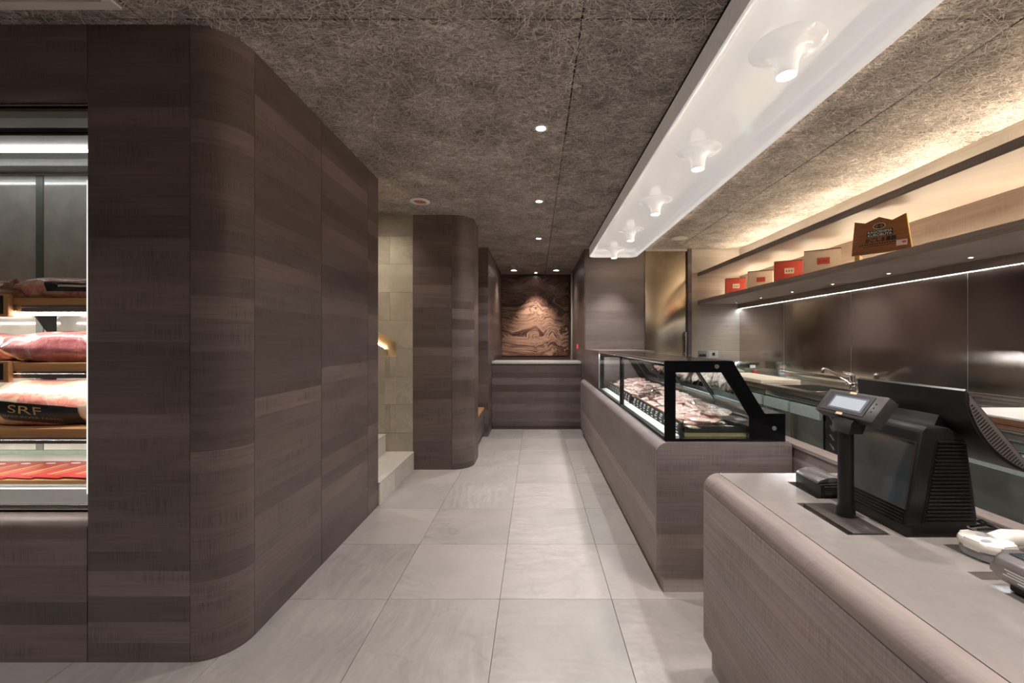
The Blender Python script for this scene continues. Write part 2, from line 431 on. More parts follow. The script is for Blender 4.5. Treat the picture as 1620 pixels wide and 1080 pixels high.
# ------------------------------------------------------------------ structure: left block (wood panels round a refrigerator)
LX, LY, LR = -1.33, 1.78, .165
FX = -1.941                                       # right edge of the refrigerator opening
ZS0, ZS1, ZH0, ZH1 = .574, .616, 2.46, 2.515     # sill and header curves
HC = CEIL-.002
wl = obj('wall_left', MB().box(-1.90, LX-.03, 1.98, 3.45, 0, HC-.01).box(-4.3, -1.9, 2.62, 3.45, 0, HC-.01), CORE, label='dark wood panelled block with rounded corner around the meat refrigerator', cat='wall', kind='structure')
g = .0022
obj('panel', MB().box(FX+g, LX-LR-g, LY, LY+.03, 0, HC), WOOD, wl)
arc = [(LX-LR+LR*math.sin(t), LY+LR-LR*math.cos(t)) for t in (R(90*i/14) for i in range(15))]
arc2 = [(LX-LR+(LR-.03)*math.sin(t), LY+LR-(LR-.03)*math.cos(t)) for t in (R(90*i/14) for i in range(15))]
obj('corner_panel', MB().prism(arc+arc2[::-1], 'z', 0, HC), WOOD, wl, smooth=30)
for a, b in ((LY+LR, 2.555), (2.555, 3.262), (3.262, 3.475)):
    obj('panel', MB().box(LX-.03, LX, a+g, b-(g if b < 3.47 else 0), 0, HC), WOOD, wl)
obj('back_panel', MB().box(-4.3, LX-.031, 3.45, 3.475, 0, HC), WOOD, wl)
low = [(LY, 0), (LY, ZS0)]+[(LY+.05-.05*math.cos(R(90*i/8)), ZS0+.042*math.sin(R(90*i/8))) for i in range(1, 9)]+[(LY+.065, ZS1), (LY+.065, 0)]
hd = [(LY, HC), (LY, ZH1)]+[(LY+.055-.055*math.cos(R(90*i/8)), ZH1-.055*math.sin(R(90*i/8))) for i in range(1, 9)]+[(LY+.066, ZH1-.055), (LY+.066, HC)]
obj('sill_panel', MB().prism(low, 'x', -4.3, FX-g), WOOD, wl, smooth=50)
obj('header_panel', MB().prism(hd, 'x', -4.3, FX-g), WOOD, wl, smooth=50)

# ------------------------------------------------------------------ structure: stair side, pillar, bench recess, niche
SY = 4.459
ws = obj('wall_stairs', MB().box(-4.3, LX-.0, SY+.06, SY+.16, 0, HC), GROUT, label='beige stone tiled wall beside the stairs', cat='wall', kind='structure')
TH, TW = .3045, .61
zrow = 1.39+(VY-373.5)*SY/K
rows = [zrow+TH*k for k in range(-9, 3)]
# handrail niche polygon (x,z) on that wall
def PW(px, py, Y): return ((px-VX)*Y/K, EYE+(VY-py)*Y/K)
nE = PW(626.5, 541, SY); nB = PW(626.5, 564, SY); slope = (PW(598, 524, SY)[1]-nE[1])/(PW(598, 524, SY)[0]-nE[0])
nx0 = -3.4
NH = .15
niche = [(nx0, nE[1]+slope*(nx0-nE[0])), nE, nB, (nE[0]-.12, nB[1]), (nE[0]-.12, nB[1]+.02), (nx0, nE[1]+slope*(nx0-nE[0])-NH)]
def clip(poly, inside, cross):
    out = []
    for a, b in zip(poly, poly[1:]+poly[:1]):
        ia, ib = inside(a), inside(b)
        if ia: out.append(a)
        if ia != ib: out.append(cross(a, b))
    return out
def halfplane(poly, p, q, keep_left=True):
    s_ = lambda c: ((q[0]-p[0])*(c[1]-p[1])-(q[1]-p[1])*(c[0]-p[0]))*(1 if keep_left else -1)
    def cr(a, b):
        sa, sb = s_(a), s_(b); t = sa/(sa-sb); return (a[0]+(b[0]-a[0])*t, a[1]+(b[1]-a[1])*t)
    return clip(poly, lambda c: s_(c) >= -1e-9, cr)
top_l, low_l = niche[0], niche[5]
low_r = (nE[0]-.12, low_l[1]+slope*(nE[0]-.12-nx0))
niche = [top_l, nE, nB, (low_r[0], nB[1]), low_r, low_l]
for ri, z0 in enumerate(rows):
    off = -1.579 if ri % 2 == 0 else -1.579-TW/2
    for c in range(-5, 2):
        x0, x1 = off+TW*c, off+TW*(c+1)
        x0, x1 = max(x0, -4.2), min(x1, LX)
        zz0, zz1 = max(z0, .0), min(z0+TH, HC)
        if x1-x0 < .03 or zz1-zz0 < .02: continue
        pol = [(x0+.001, zz0+.001), (x1-.001, zz0+.001), (x1-.001, zz1-.001), (x0+.001, zz1-.001)]
        pieces = [halfplane(pol, top_l, nE, True)]                                    # above the groove's top line (extended)
        rest = halfplane(pol, top_l, nE, False)
        if rest:
            right = [p for p in (halfplane(rest, nE, nB, True),) if p]
            pieces += right
            rest2 = halfplane(rest, nE, nB, False)
            if rest2:
                below = halfplane(rest2, low_l, low_r, False)
                # part below sloped bottom and left of end block
                if below:
                    pieces.append(halfplane(below, (low_r[0], 0), (low_r[0], 3), True))
                    b2 = halfplane(below, (low_r[0], 0), (low_r[0], 3), False)
                    if b2: pieces.append(halfplane(b2, (0, nB[1]), (1, nB[1]), False))
                ab = halfplane(rest2, low_l, low_r, True)
                if ab:
                    ab = halfplane(ab, (low_r[0], 0), (low_r[0], 3), False)
                    if ab:
                        ab = halfplane(ab, (0, nB[1]), (1, nB[1]), False)
                        if ab: pieces.append(ab)
        for pc in pieces:
            if not pc or len(pc) < 3: continue
            q = []
            for p in pc:
                if not q or (abs(p[0]-q[-1][0])+abs(p[1]-q[-1][1])) > 1e-4: q.append(p)
            if len(q) > 2 and abs(q[0][0]-q[-1][0])+abs(q[0][1]-q[-1][1]) < 1e-4: q.pop()
            if len(q) < 3: continue
            area = abs(sum(a[0]*b[1]-b[0]*a[1] for a, b in zip(q, q[1:]+q[:1])))/2
            if area < 3e-4: continue
            obj('stone_tile', MB().prism(q, 'y', SY, SY+.012), WSTONE, ws)
NLIN = plain('niche_lining', (.62, .50, .34), .5)
LEDW = emit('warm_led', (1, .78, .48), 9.0)
hr = thing('handrail', 'lit sloping handrail groove cut into the stone wall above the stairs', 'handrail', (nE[0], SY+.05, nB[1]))
ln_ = MB(); ln_.prism(niche, 'y', SY+.055, SY+.0595)
for (xa, za), (xb, zb_) in zip(niche, niche[1:]+niche[:1]):
    ln_.quad((xa, SY+.001, za), (xb, SY+.001, zb_), (xb, SY+.055, zb_), (xa, SY+.055, za))
obj('lining', ln_, NLIN, hr, smooth=0)
obj('led_strip', MB().tube([(nx0+.05, SY+.045, low_l[1]+slope*.05+.012), (low_r[0]-.004, SY+.045, low_r[1]+.012)], .006, 6), LEDW, hr)
# steps
for k_ in range(6):
    x1 = LX+.012-.305*k_; z1 = .198+.19*k_
    st = thing('stair_step', ['lowest pale stone stair step beside the dark block', 'second pale stone stair step', 'third pale stone stair step', 'fourth pale stone stair step', 'fifth pale stone stair step', 'sixth pale stone stair step'][k_], 'step', (x1-.15, 3.97, 0 if k_ == 0 else z1-.19), group='stone stair steps')
    zb = 0 if k_ == 0 else z1-.19
    obj('core', MB().box(-4.2, x1-.012, 3.476, SY-.001, max(zb-.01, 0) if k_ == 0 else zb+.0005, z1-.016), GROUT, st)
    for a, b in ((3.477, 3.86), (3.86, SY-.001)):
        obj('riser', MB().box(x1-.012, x1, a+.001, b-.001, zb+.001, z1-.0165), STEPM, st)
    obj('tread', MB().box(x1-.33, x1+.003, 3.477, SY-.001, z1-.016, z1, .002, 1), STEPM, st)

# pillar with rounded corner
PXR, PR = -.69, .216
PD = 4.96
wp = obj('wall_pillar', MB().box(LX+.03, PXR-.03, SY+.25, PD-.03, 0, HC-.01), CORE, label='dark wood clad pillar with rounded corner beside the stairs', cat='wall', kind='structure')
obj('panel', MB().box(LX+.001, PXR-PR-g, SY, SY+.025, 0, HC), WOOD, wp)
arc = [(PXR-PR+PR*math.sin(t), SY+PR-PR*math.cos(t)) for t in (R(90*i/14) for i in range(15))]
arc2 = [(PXR-PR+(PR-.025)*math.sin(t), SY+PR-(PR-.025)*math.cos(t)) for t in (R(90*i/14) for i in range(15))]
obj('corner_panel', MB().prism(arc+arc2[::-1], 'z', 0, HC), WOOD, wp, smooth=30)
obj('panel', MB().box(PXR-.025, PXR, SY+PR+g, PD, 0, HC), WOOD, wp)
obj('panel', MB().box(LX+.03, PXR-.026, PD-.025, PD, 0, HC), WOOD, wp)
wb = obj('wall_bench_recess', MB().box(-1.36, -1.33, PD, 6.0, 0, HC), WOOD, label='dark wood wall at the back of the bench recess', cat='wall', kind='structure')
NY = 8.45
wn = obj('wall_niche_left', MB().box(-1.33, PXR-.02, 6.03, NY, 0, HC-.005), CORE, label='dark wood wall end to the left of the back counter', cat='wall', kind='structure')
obj('panel', MB().box(-1.33, PXR, 6.0, 6.03, 0, HC), WOOD, wn)
obj('panel', MB().box(PXR-.02, PXR, 6.032, NY, 0, HC), WOOD, wn)
BY = 6.1                                            # wall behind the butcher counter
NXR = .725
wnr = obj('wall_niche_right', MB().box(NXR+.02, 1.0, BY+.03, NY, 0, HC-.005), CORE, label='dark wood side wall to the right of the back counter', cat='wall', kind='structure')
obj('panel', MB().box(NXR, NXR+.02, BY, NY, 0, HC), WOOD, wnr)
wnb = obj('wall_niche_back', MB().box(PXR, NXR, NY, NY+.05, 0, HC), WOOD, label='dark back wall of the alcove behind the marble panel', cat='wall', kind='structure')

def marble():
    k = NT('bookmatched_marble')
    pos = k.n('TexCoord', out=3); sep = k.t.nodes.new('ShaderNodeSeparateXYZ'); k.t.links.new(pos, sep.inputs[0])
    ax = k.math('ABSOLUTE', sep.outputs[0])
    v = k.n('CombineXYZ', {0: k.math('MULTIPLY_ADD', sep.outputs[0], .35, k.math('MULTIPLY', ax, .65)), 1: 1.7, 2: sep.outputs[2]})
    wp_ = k.n('TexNoise', {'Vector': v, 'Scale': 1.9, 'Detail': 2.0, 'Roughness': .45}, out=1)
    v2 = k.n('VectorMath', {0: v, 1: k.n('VectorMath', {0: k.n('VectorMath', {0: wp_, 1: (.5, .5, .5)}, operation='SUBTRACT'), 'Scale': 1.5}, operation='SCALE')}, operation='ADD')
    v3 = k.n('VectorMath', {0: v2, 1: (.9, 1.0, 5.2)}, operation='MULTIPLY')
    w1 = k.n('TexNoise', {'Vector': v3, 'Scale': 1.0, 'Detail': 6.0, 'Roughness': .62, 'Distortion': .3})
    w2 = k.n('TexNoise', {'Vector': v3, 'Scale': 3.4, 'Detail': 3.0, 'Distortion': .6})
    col = k.ramp(w1, [(.30, (.05, .022, .018)), (.40, (.22, .11, .085)), (.46, (.07, .03, .026)), (.50, (.44, .28, .21)), (.58, (.30, .16, .115)), (.62, (.09, .04, .032)), (.70, (.56, .41, .33))])
    ln = k.math('ABSOLUTE', k.math('SUBTRACT', w2, .5))
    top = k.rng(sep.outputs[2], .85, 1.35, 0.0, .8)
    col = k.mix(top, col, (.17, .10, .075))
    k.set(Base_Color=k.scale(col, k.rng(ln, 0, .05, .35, 1.0)), Roughness=.25)
    return k.m
MARB = marble()
mp = thing('marble_panel', 'bookmatched brown swirled marble panel on the alcove back wall', 'panel', (.018, NY-.02, 1.10))
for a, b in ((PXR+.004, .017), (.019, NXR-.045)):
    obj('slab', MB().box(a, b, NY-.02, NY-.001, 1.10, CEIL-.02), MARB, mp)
tr = obj('trim_1', MB().box(NXR-.03, NXR-.001, 8.0, 8.04, 1.0, CEIL-.03, .003), plain('pale_trim', (.7, .68, .64), .4), label='thin pale vertical door edge at the right of the marble panel', cat='trim', kind='structure')

# back counter
CY = 6.5
sc_ = thing('service_counter', 'dark wood back counter with pale stone top below the marble panel', 'counter', (0, CY+.25, 0))
obj('front_panel', MB().box(PXR+.002, NXR-.002, CY, CY+.03, .115, 1.035), WOOD, sc_)
obj('top', MB().box(PXR+.002, NXR-.002, CY-.015, CY+.5, 1.036, 1.075, .006), plain('pale_counter_stone', (.62, .58, .55), .25), sc_)
obj('plinth', MB().box(PXR+.004, NXR-.004, CY+.012, CY+.03, .0, .045), WOOD, sc_)
obj('base_rail', MB().box(PXR+.004, NXR-.004, CY-.004, CY+.028, .046, .108, .004), WOOD, sc_)

# bench
bn = thing('bench', 'low wood bench with tan leather cushion between pillar and alcove wall', 'bench', (-1.0, 5.48, 0))
obj('front_panel', MB().box(-.775, -.75, PD+.004, 5.996, .06, .385, .003), WOOD, bn)
obj('seat_base', MB().box(-1.325, -.776, PD+.004, 5.996, .03, .385), WOOD, bn)
obj('kick_board', MB().box(-.83, -.80, PD+.004, 5.996, 0, .03), CORE, bn)
obj('cushion', MB().box(-1.32, -.742, PD+.006, 5.994, .386, .435, .012, 3), LEATH, bn)

# ------------------------------------------------------------------ structure: back and right walls of the kitchen side
wbk = obj('wall_back', MB().box(1.0, 3.2, BY+.03, BY+.15, 0, HC), CORE, label='pale grey-brown wood wall behind the butcher counter', cat='wall', kind='structure')
obj('wall_panel', MB().box(NXR+.021, 1.612, BY, BY+.03, 0, HC), WOODM, wbk)
obj('wall_panel', MB().box(2.312, 3.04, BY, BY+.03, 0, HC), WOODL, wbk)
obj('door_frame', MB().box(2.255, 2.31, BY-.03, BY+.03, 0, HC), WOOD, wbk)
obj('door_frame', MB().box(1.614, 1.63, BY-.006, BY+.03, 0, HC), WOOD, wbk)
dr = obj('door_1', MB().box(1.632, 2.253, BY+.0, BY+.03, 0, CEIL-.035, .004), STEELD, label='brushed steel cold-room door in the back wall', cat='door', kind='structure')
obj('handle', MB().box(2.215, 2.235, BY-.04, BY-.025, 1.17, 1.53, .004).box(2.218, 2.232, BY-.026, BY, 1.2, 1.22).box(2.218, 2.232, BY-.026, BY, 1.48, 1.5), SILVERP, dr)
obj('head_frame', MB().box(1.632, 2.253, BY-.002, BY+.03, CEIL-.034, HC), ALU, dr)
RX = 3.03
wr = obj('wall_right', MB().box(RX+.012, RX+.15, -2.5, BY, 0, HC), CORE, label='kitchen side wall with steel backsplash panels and wood above', cat='wall', kind='structure')
ys = [BY, 5.01, 3.945, 2.88, 1.815, .75, -.315, -2.4]
for a, b in zip(ys, ys[1:]):
    obj('steel_panel', MB().box(RX, RX+.012, b+.0015, a-.0015, .0, 1.885), STEEL, wr)
for a in ys[1:-1]: obj('joint_strip', MB().box(RX-.0006, RX+.002, a-.0014, a+.0014, .0, 1.885), ALU, wr)
obj('wood_strip', MB().box(RX-.004, RX+.012, -2.4, BY, 1.887, HC), WOODL, wr)
obj('wall_front', MB().box(-4.4, 3.2, -2.6, -2.5, 0, HC), plain('front_wall', (.10, .085, .08), .6), label='dark wall behind the viewer', cat='wall', kind='structure')
obj('wall_far_left', MB().box(-4.4, -4.3, -2.5, 8.6, 0, HC), WOOD, label='dark wall at the far left', cat='wall', kind='structure')

# shelves on the right wall
SXF = 2.41
sh = thing('wall_shelf', 'long wood shelf with small spotlights above the steel backsplash', 'shelf', (2.72, 2.0, 1.941))
obj('board', MB().box(SXF, RX-.004, -2.3, BY-.001, 1.941, 1.996, .0015, 1), SHELFW, sh)
obj('led_strip', MB().box(RX-.016, RX-.001, -2.3, BY-.005, 1.880, 1.887), emit('cool_led', (.82, .92, 1), 34.0), sh)
obj('back_rail', MB().box(RX-.024, RX-.0045, -2.3, BY-.001, 1.888, 1.9405).box(RX-.024, RX-.020, -2.3, BY-.001, 1.8745, 1.888), SHELFW, sh)
obj('up_light', MB().box(RX-.03, RX-.008, -2.3, BY-.05, 1.997, 2.004), emit('warm_uplight', (1, .84, .62), 56.0), sh)
us = thing('cove_shelf', 'upper wood shelf board with warm light glowing behind its edge', 'shelf', (2.72, 2.0, 2.352))
obj('board', MB().box(SXF, RX-.004, -2.3, BY-.001, 2.352, 2.408, .0015, 1), SHELFW, us)
obj('up_light', MB().box(RX-.10, RX-.07, -2.3, BY-.05, 2.409, 2.418), emit('warm_cove', (1, .85, .63), 35.0), us)
SPOTE = emit('spot_lens', (1, .86, .66), 40.0)
for k_, y in enumerate((5.83, 5.19, 4.56, 3.94, 3.316, 2.69, 2.07, 1.45, .83)):
    s_ = obj('shelf_spot', MB().lathe([(.018, 0), (.018, -.003), (.012, -.004), (.011, -.002)], (2.85, y, 1.941), 16), ALU, sh)
    obj('lens', MB().lathe([(.0112, -.0025), (.0001, -.0025)], (2.85, y, 1.941), 12), SPOTE, s_)
    lamp('SPOT', 'shelf_spot_light', (2.85, y, 1.93), 5.0, (1, .82, .6), .015, 95, .8)

# ------------------------------------------------------------------ ceiling light trough
TX0, TX1, TYF, TYN = .772, 1.465, 5.98, -1.2
ZL, ZT, ZR = 2.61, 2.735, 2.68
def ring(mb, off, z, n=8):
    r = max(.10-off, .02)
    pts = rrect(TX0+off, TX1-off, TYN+off, TYF-off, r, n)
    return [mb.bm.verts.new((x, y, z)) for x, y in pts]
mb = MB()
rings = [ring(mb, .0, ZL+.004), ring(mb, .003, ZL), ring(mb, .010, ZL), ring(mb, .013, ZL+.004)]
for i in range(1, 9):
    t = R(90*i/8); rings.append(ring(mb, .013+.07*(1-math.cos(t)), ZL+.004+.066*math.sin(t)))
mb.loft(rings); mb.bm.faces.new(rings[-1])
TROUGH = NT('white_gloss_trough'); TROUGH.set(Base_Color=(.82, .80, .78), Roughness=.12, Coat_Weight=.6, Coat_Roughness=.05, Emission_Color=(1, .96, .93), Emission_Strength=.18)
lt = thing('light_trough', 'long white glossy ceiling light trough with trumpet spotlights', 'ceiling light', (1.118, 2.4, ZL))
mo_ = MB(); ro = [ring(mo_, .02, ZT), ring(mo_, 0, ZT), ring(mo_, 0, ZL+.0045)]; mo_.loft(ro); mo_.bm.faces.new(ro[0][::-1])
obj('outer_skin', mo_, plain('trough_skin', (.86, .81, .77), .4, Emission_Color=(1, .94, .89, 1), Emission_Strength=.045), lt, smooth=40)  # weak emission added to brighten the dim outer side
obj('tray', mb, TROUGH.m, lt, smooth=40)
mg = MB(); rg_ = [ring(mg, .006, ZT+.0005), ring(mg, .006, CEIL-.0005)]; mg.loft(rg_); mg.bm.faces.new(rg_[0][::-1]); mg.bm.faces.new(rg_[1])
obj('shadow_gap_fill', mg, CORE, lt)  # solid black filler stands in for the shade in the gap
CONE = plain('cone_gloss_white', (.83, .80, .78), .1, coat=.6, var=.01)
LENS = emit('trough_lens', (1, .93, .84), 30.0)
prof = [(.150, .0004), (.148, -.0015), (.120, -.004), (.098, -.009), (.080, -.018), (.066, -.032), (.056, -.050), (.049, -.072), (.045, -.10), (.043, -.125), (.041, -.128), (.039, -.127), (.036, -.118)]
for y in (5.74, 4.75, 3.765, 2.78, 1.80, .815, -.17):
    c = obj('trumpet_cone', MB().lathe(prof, (1.1, y, ZR-.0004), 36), TROUGH.m, lt, smooth=60)
    obj('lens', MB().lathe([(.0365, -.119), (.0001, -.119)], (1.1, y, ZR-.0004), 24), LENS, c)
    lamp('SPOT', 'trough_spot', (1.1, y, ZR-.136), 44, (1, .96, .935), .035, 84, .9)

# ------------------------------------------------------------------ ceiling fittings
DL = emit('downlight_lens', (1, .94, .88), 25.0)
def downlight(x, y, label, power, d=.09, spot=130, group='recessed ceiling downlights', color=(1, .965, .95)):
    t = thing('downlight', label, 'ceiling light', (x, y, CEIL-.004), group=group)
    obj('trim_ring', MB().lathe([(d/2, .004), (d/2, .0), (d/2-.004, -.003), (d/2-.014, -.003), (d/2-.018, .0038)], (x, y, CEIL-.004), 24), WHITEP, t)
    obj('lens', MB().lathe([(d/2-.0175, .002), (.0001, .002)], (x, y, CEIL-.004), 20), DL, t)
    if power: lamp('SPOT', 'downlight_spot', (x, y, CEIL-.02), power, color, .03, spot, 1.0)
downlight(.036, 2.644, 'recessed round downlight nearest the viewer in the centre of the ceiling', 46)
downlight(.037, 4.026, 'middle recessed round downlight in the centre of the ceiling', 46)
downlight(.042, 5.48, 'farthest recessed round downlight before the alcove', 60)
downlight(.01, 8.2, 'small recessed downlight close above the marble panel', 0, .09)
for x, y, w_ in ((0.04, 1.26, 'just above the viewer'), (0.04, -.1, 'directly over the viewer'), (-1.9, .4, 'in front of the refrigerator'), (-1.9, -1.2, 'near the front wall on the left'), (-3.2, .4, 'near the far left wall'), (1.9, .3, 'behind the checkout'), (0.04, -1.5, 'near the front wall')):  # unseen fill lights added; the first one carries on the centre row
    downlight(x, y, 'unseen fill downlight on the ceiling ' + w_, 24, group='unseen fill downlights over the shop front')
t = thing('ceiling_speaker', 'round white ceiling fitting with a red centre near the stairs', 'ceiling fitting', (-1.133, 4.026, CEIL-.006))
obj('ring', MB().lathe([(.098, .006), (.098, 0), (.09, -.006), (.066, -.007), (.06, .004)], (-1.133, 4.026, CEIL-.006), 32), WHITEP, t)
obj('grille', MB().lathe([(.0605, .002), (.0001, .002)], (-1.133, 4.026, CEIL-.006), 24), plain('red_grille', (.55, .17, .13), .4), t)
t = obj('ceiling_disc', MB().lathe([(.0001, -.008), (.09, -.008), (.105, -.004), (.107, 0)], (1.92, 5.48, CEIL), 32), plain('beige_disc', (.62, .58, .5), .5), label='flat round pale disc on the ceiling above the steel door', cat='ceiling fitting')
# vent
v = thing('ceiling_vent', 'white air vent grille at the top left of the ceiling', 'vent', (-2.3, 1.45, CEIL-.012))
fr = MB(); slab_holes(fr, -2.95, -1.70, 1.2, 1.69, CEIL-.012, CEIL-.001, [(-2.91, -1.74, 1.24, 1.65)])
obj('frame', fr, WHITEP, v)
for k_ in range(8): obj('slat', MB().box(-2.91, -1.74, 1.245+.05*k_, 1.275+.05*k_, CEIL-.009, CEIL-.004), WHITEP, v)
# cylinders in the alcove
NSP = emit('niche_lens', (1, .9, .75), 20.0)
for px, nm in ((813, 'left'), (880, 'right')):
    x = (px-VX)*7.4/K
    t = thing('surface_spot', 'small cylinder spotlight on the alcove ceiling, %s of the pair' % nm, 'ceiling light', (x, 7.4, CEIL-.10), group='alcove cylinder spots')
    obj('flare', MB().lathe([(.16, .099), (.10, .095), (.075, .08), (.066, .05), (.062, 0), (.05, 0), (.048, .01)], (x, 7.4, CEIL-.10), 28), plain('spot_paint', (.35, .31, .28), .5), t)
    obj('lens', MB().lathe([(.049, .006), (.0001, .006)], (x, 7.4, CEIL-.10), 18), NSP, t)
    lamp('SPOT', 'alcove_spot', (x, 7.4, CEIL-.11), 22, (1, .88, .76), .03, 120, 1.0)
lamp('SPOT', 'art_spot', (.01, 8.05, CEIL-.03), 100, (1, .86, .74), .03, 60, 1.0, (R(14), 0, 0))
downlight(-2.1, 3.97, 'recessed downlight over the stairs behind the dark block', 26, group='stair downlights', color=(1, .86, .66))
downlight(-1.62, 4.1, 'recessed downlight above the lowest stair step', 12, group='stair downlights', color=(1, .88, .70))

# ------------------------------------------------------------------ butcher counter (wood) with glass display case
QX0, QX1, QY0, QZ0, QZ1 = .67, 1.42, 2.272, .085, .836
bc = thing('butcher_counter', 'long rounded wood counter carrying the glass meat case', 'counter', (1.05, 4.2, 0))
obj('body', MB().prism(rrect(QX0, QX1, QZ0, QZ1-.006, (.055, .02, .02, .055), 8), 'y', QY0+.022, BY-.002), WOODC, bc, smooth=40)
obj('end_panel', MB().prism(rrect(QX0, QX1, QZ0, QZ1-.006, (.055, .02, .02, .055), 8), 'y', QY0, QY0+.0205, .002), WOODC, bc, smooth=40)
obj('top_sheet', MB().box(QX0+.05, QX1-.015, QY0+.004, BY-.003, QZ1-.0055, QZ1), STEELB, bc)
obj('plinth', MB().box(.7125, QX1-.04, QY0+.008, BY-.002, 0, QZ0-.0005), WOODL, bc)
rb = obj('raised_cabinet', MB().box(.7243, 1.38, 4.735, BY-.03, QZ1+.0005, 1.283, .004), WOOD, label='dark wood raised box at the far end of the meat case', cat='cabinet')

DY0, DYM, DY1 = 2.30, 3.51, 4.70
DX0, DZ = .7243, 1.282
dc = thing('meat_display_case', 'black framed glass meat display case on the long counter', 'display case', (1.06, 3.5, QZ1))
def case_end(mb, y0, y1):
    z = QZ1+.001
    outer = [(DX0, z), (1.3995, z), (1.3995, .9866), (1.2845, .9866), (1.103, DZ), (DX0, DZ)]
    hole = [(.7855, z+.008), (1.2, z+.008), (1.2, .965), (1.043, 1.2165), (.7855, 1.2165)]
    pieces = [[outer[0], (hole[0][0], z), (hole[0][0], DZ), outer[5]],
              [(hole[4][0], hole[4][1]), (hole[3][0], hole[3][1]), (1.103, DZ), (hole[4][0], DZ)],
              [hole[3], hole[2], (1.2845, .9866), (1.103, DZ)],
              [(hole[2][0], z), (1.2845, z), (1.2845, .9866), (hole[2][0], hole[2][1])],
              [(1.2845, z), (1.3995, z), (1.3995, .9866), (1.2845, .9866)],
              [(hole[0][0], z), (hole[1][0], z), hole[1], hole[0]]]
    for p in pieces: mb.prism(p, 'y', y0, y1)
    return mb
sp = obj('side_panel', case_end(MB(), DY0, DY0+.010), BLACKG, dc, smooth=0, label='black glass end panel with window')
obj('end_window', MB().prism([(.7855, QZ1+.009), (1.2, QZ1+.009), (1.2, .965), (1.043, 1.2165), (.7855, 1.2165)], 'y', DY0+.003, DY0+.0065), GLASS, dc)
for (x, z) in ((1.014, 1.25), (1.335, .905)):
    obj('bolt', MB().cyl((x, DY0-.006, z), (x, DY0+.001, z), .012, n=16), ALU, sp)
obj('roof', MB().box(DX0, 1.103, DY0+.011, DY1, DZ-.016, DZ, .002, 1), BLACKG, dc)
obj('roof_edge', MB().box(DX0-.002, DX0+.006, DY0+.011, DY1, DZ-.0155, DZ+.002), plain('edge_bronze', (.45, .36, .3), .3, .8), dc)
for a, b in ((DY0+.012, DYM-.018), (DYM+.018, DY1-.02)):
    obj('front_glass', MB().box(DX0+.002, DX0+.008, a, b, QZ1+.022, DZ-.017), GLASS, dc)
    obj('sill_rail', MB().box(DX0-.004, DX0+.022, a, b, QZ1+.001, QZ1+.02, .002), BLACKP, dc)
    obj('light_ledge', MB().prism([(DX0+.03, QZ1+.001), (DX0+.085, QZ1+.001), (DX0+.085, QZ1+.026), (DX0+.03, QZ1+.018)], 'y', a, b), WHITEP, dc)
    obj('fascia', MB().box(DX0+.009, DX0+.012, a, b, DZ-.034, DZ-.0165), BLACKG, dc)
    obj('led_strip', MB().box(DX0+.014, DX0+.030, a+.01, b-.01, DZ-.028, DZ-.017), emit('case_led', (.94, .97, 1), 46.0), dc)
    # sloped rear sliding doors
    n_ = 2; w = (b-a)/n_
    p_, q_ = Vector((1.096, 0, 1.262)), Vector((1.272, 0, .995))
    d_ = (q_-p_).normalized(); nn = Vector((d_.z, 0, -d_.x))          # pointing inwards (-x)
    for i in range(n_):
        o_ = .006 if i % 2 else 0
        def PT(s_, t_): v_ = p_+(q_-p_)*s_+nn*(t_+o_); return (v_.x, v_.z)
        rd = obj('rear_door', MB().prism([PT(0, 0), PT(1, 0), PT(1, .005), PT(0, .005)], 'y', a+w*i, a+w*(i+1)), MIRROR, dc)
        f_ = MB()
        for s0, s1, y0, y1 in ((0, .06, a+w*i, a+w*(i+1)), (.9, 1, a+w*i, a+w*(i+1)), (.06, .9, a+w*i, a+w*i+.02), (.06, .9, a+w*(i+1)-.02, a+w*(i+1))):
            f_.prism([PT(s0, .005), PT(s1, .005), PT(s1, .010), PT(s0, .010)], 'y', y0+.0005, y1-.0005)
        obj('door_frame', f_, DARKP, rd)
obj('mullion', MB().box(DX0-.001, DX0+.03, DYM-.017, DYM+.017, QZ1+.001, DZ-.0165), BLACKG, dc)
obj('end_post', MB().box(DX0-.002, DX0+.008, DY1-.019, DY1+.0, QZ1+.001, DZ-.0165), ALU, dc)
obj('far_end', case_end(MB(), DY1+.001, DY1+.011), BLACKG, dc, smooth=0)
obj('deck', MB().prism([(.825, QZ1+.001), (1.2835, QZ1+.001), (1.2835, .962), (1.215, .945), (1.205, .845), (.825, .845)], 'y', DY0+.012, DY1-.001), STEELB, dc)
obj('rear_ledge', MB().prism([(1.205, .9525), (1.2835, .9665), (1.2835, .985), (1.205, .966)], 'y', DY0+.013, DY1-.001), STEELB, dc)
obj('rear_shelf', MB().box(1.2845, 1.3985, DY0+.011, DY1, .966, .986), BLACKG, dc)
obj('rear_body', MB().box(1.2845, 1.3985, DY0+.011, DY1, QZ1+.001, .9655), BLACKP, dc)

# trays, price rails, meat
def meat_mat(name, a, b, fat, sc=30.0, coat=.6):
    k = NT(name)
    rnd = k.n('ObjectInfo', out=5)
    p = k.n('VectorMath', {0: k.n('TexCoord', out=3), 1: k.n('CombineXYZ', {0: k.math('MULTIPLY', rnd, 9), 1: k.math('MULTIPLY', rnd, 5), 2: rnd})}, operation='ADD')
    n1 = k.n('TexNoise', {'Vector': p, 'Scale': sc*.55, 'Detail': 4.0, 'Roughness': .6, 'Distortion': 1.5})
    n2 = k.n('TexNoise', {'Vector': p, 'Scale': sc*2.2, 'Detail': 4.0, 'Distortion': 2.0})
    c = k.mix(k.rng(n2, .35, .65, 0, 1), a, b)
    c = k.mix(k.rng(n1, .50, .60, 0, 1), c, fat)
    k.set(Base_Color=c, Roughness=.28, Coat_Weight=coat, Coat_Roughness=.12)
    k.bump(n2, .25, .004)
    return k.m
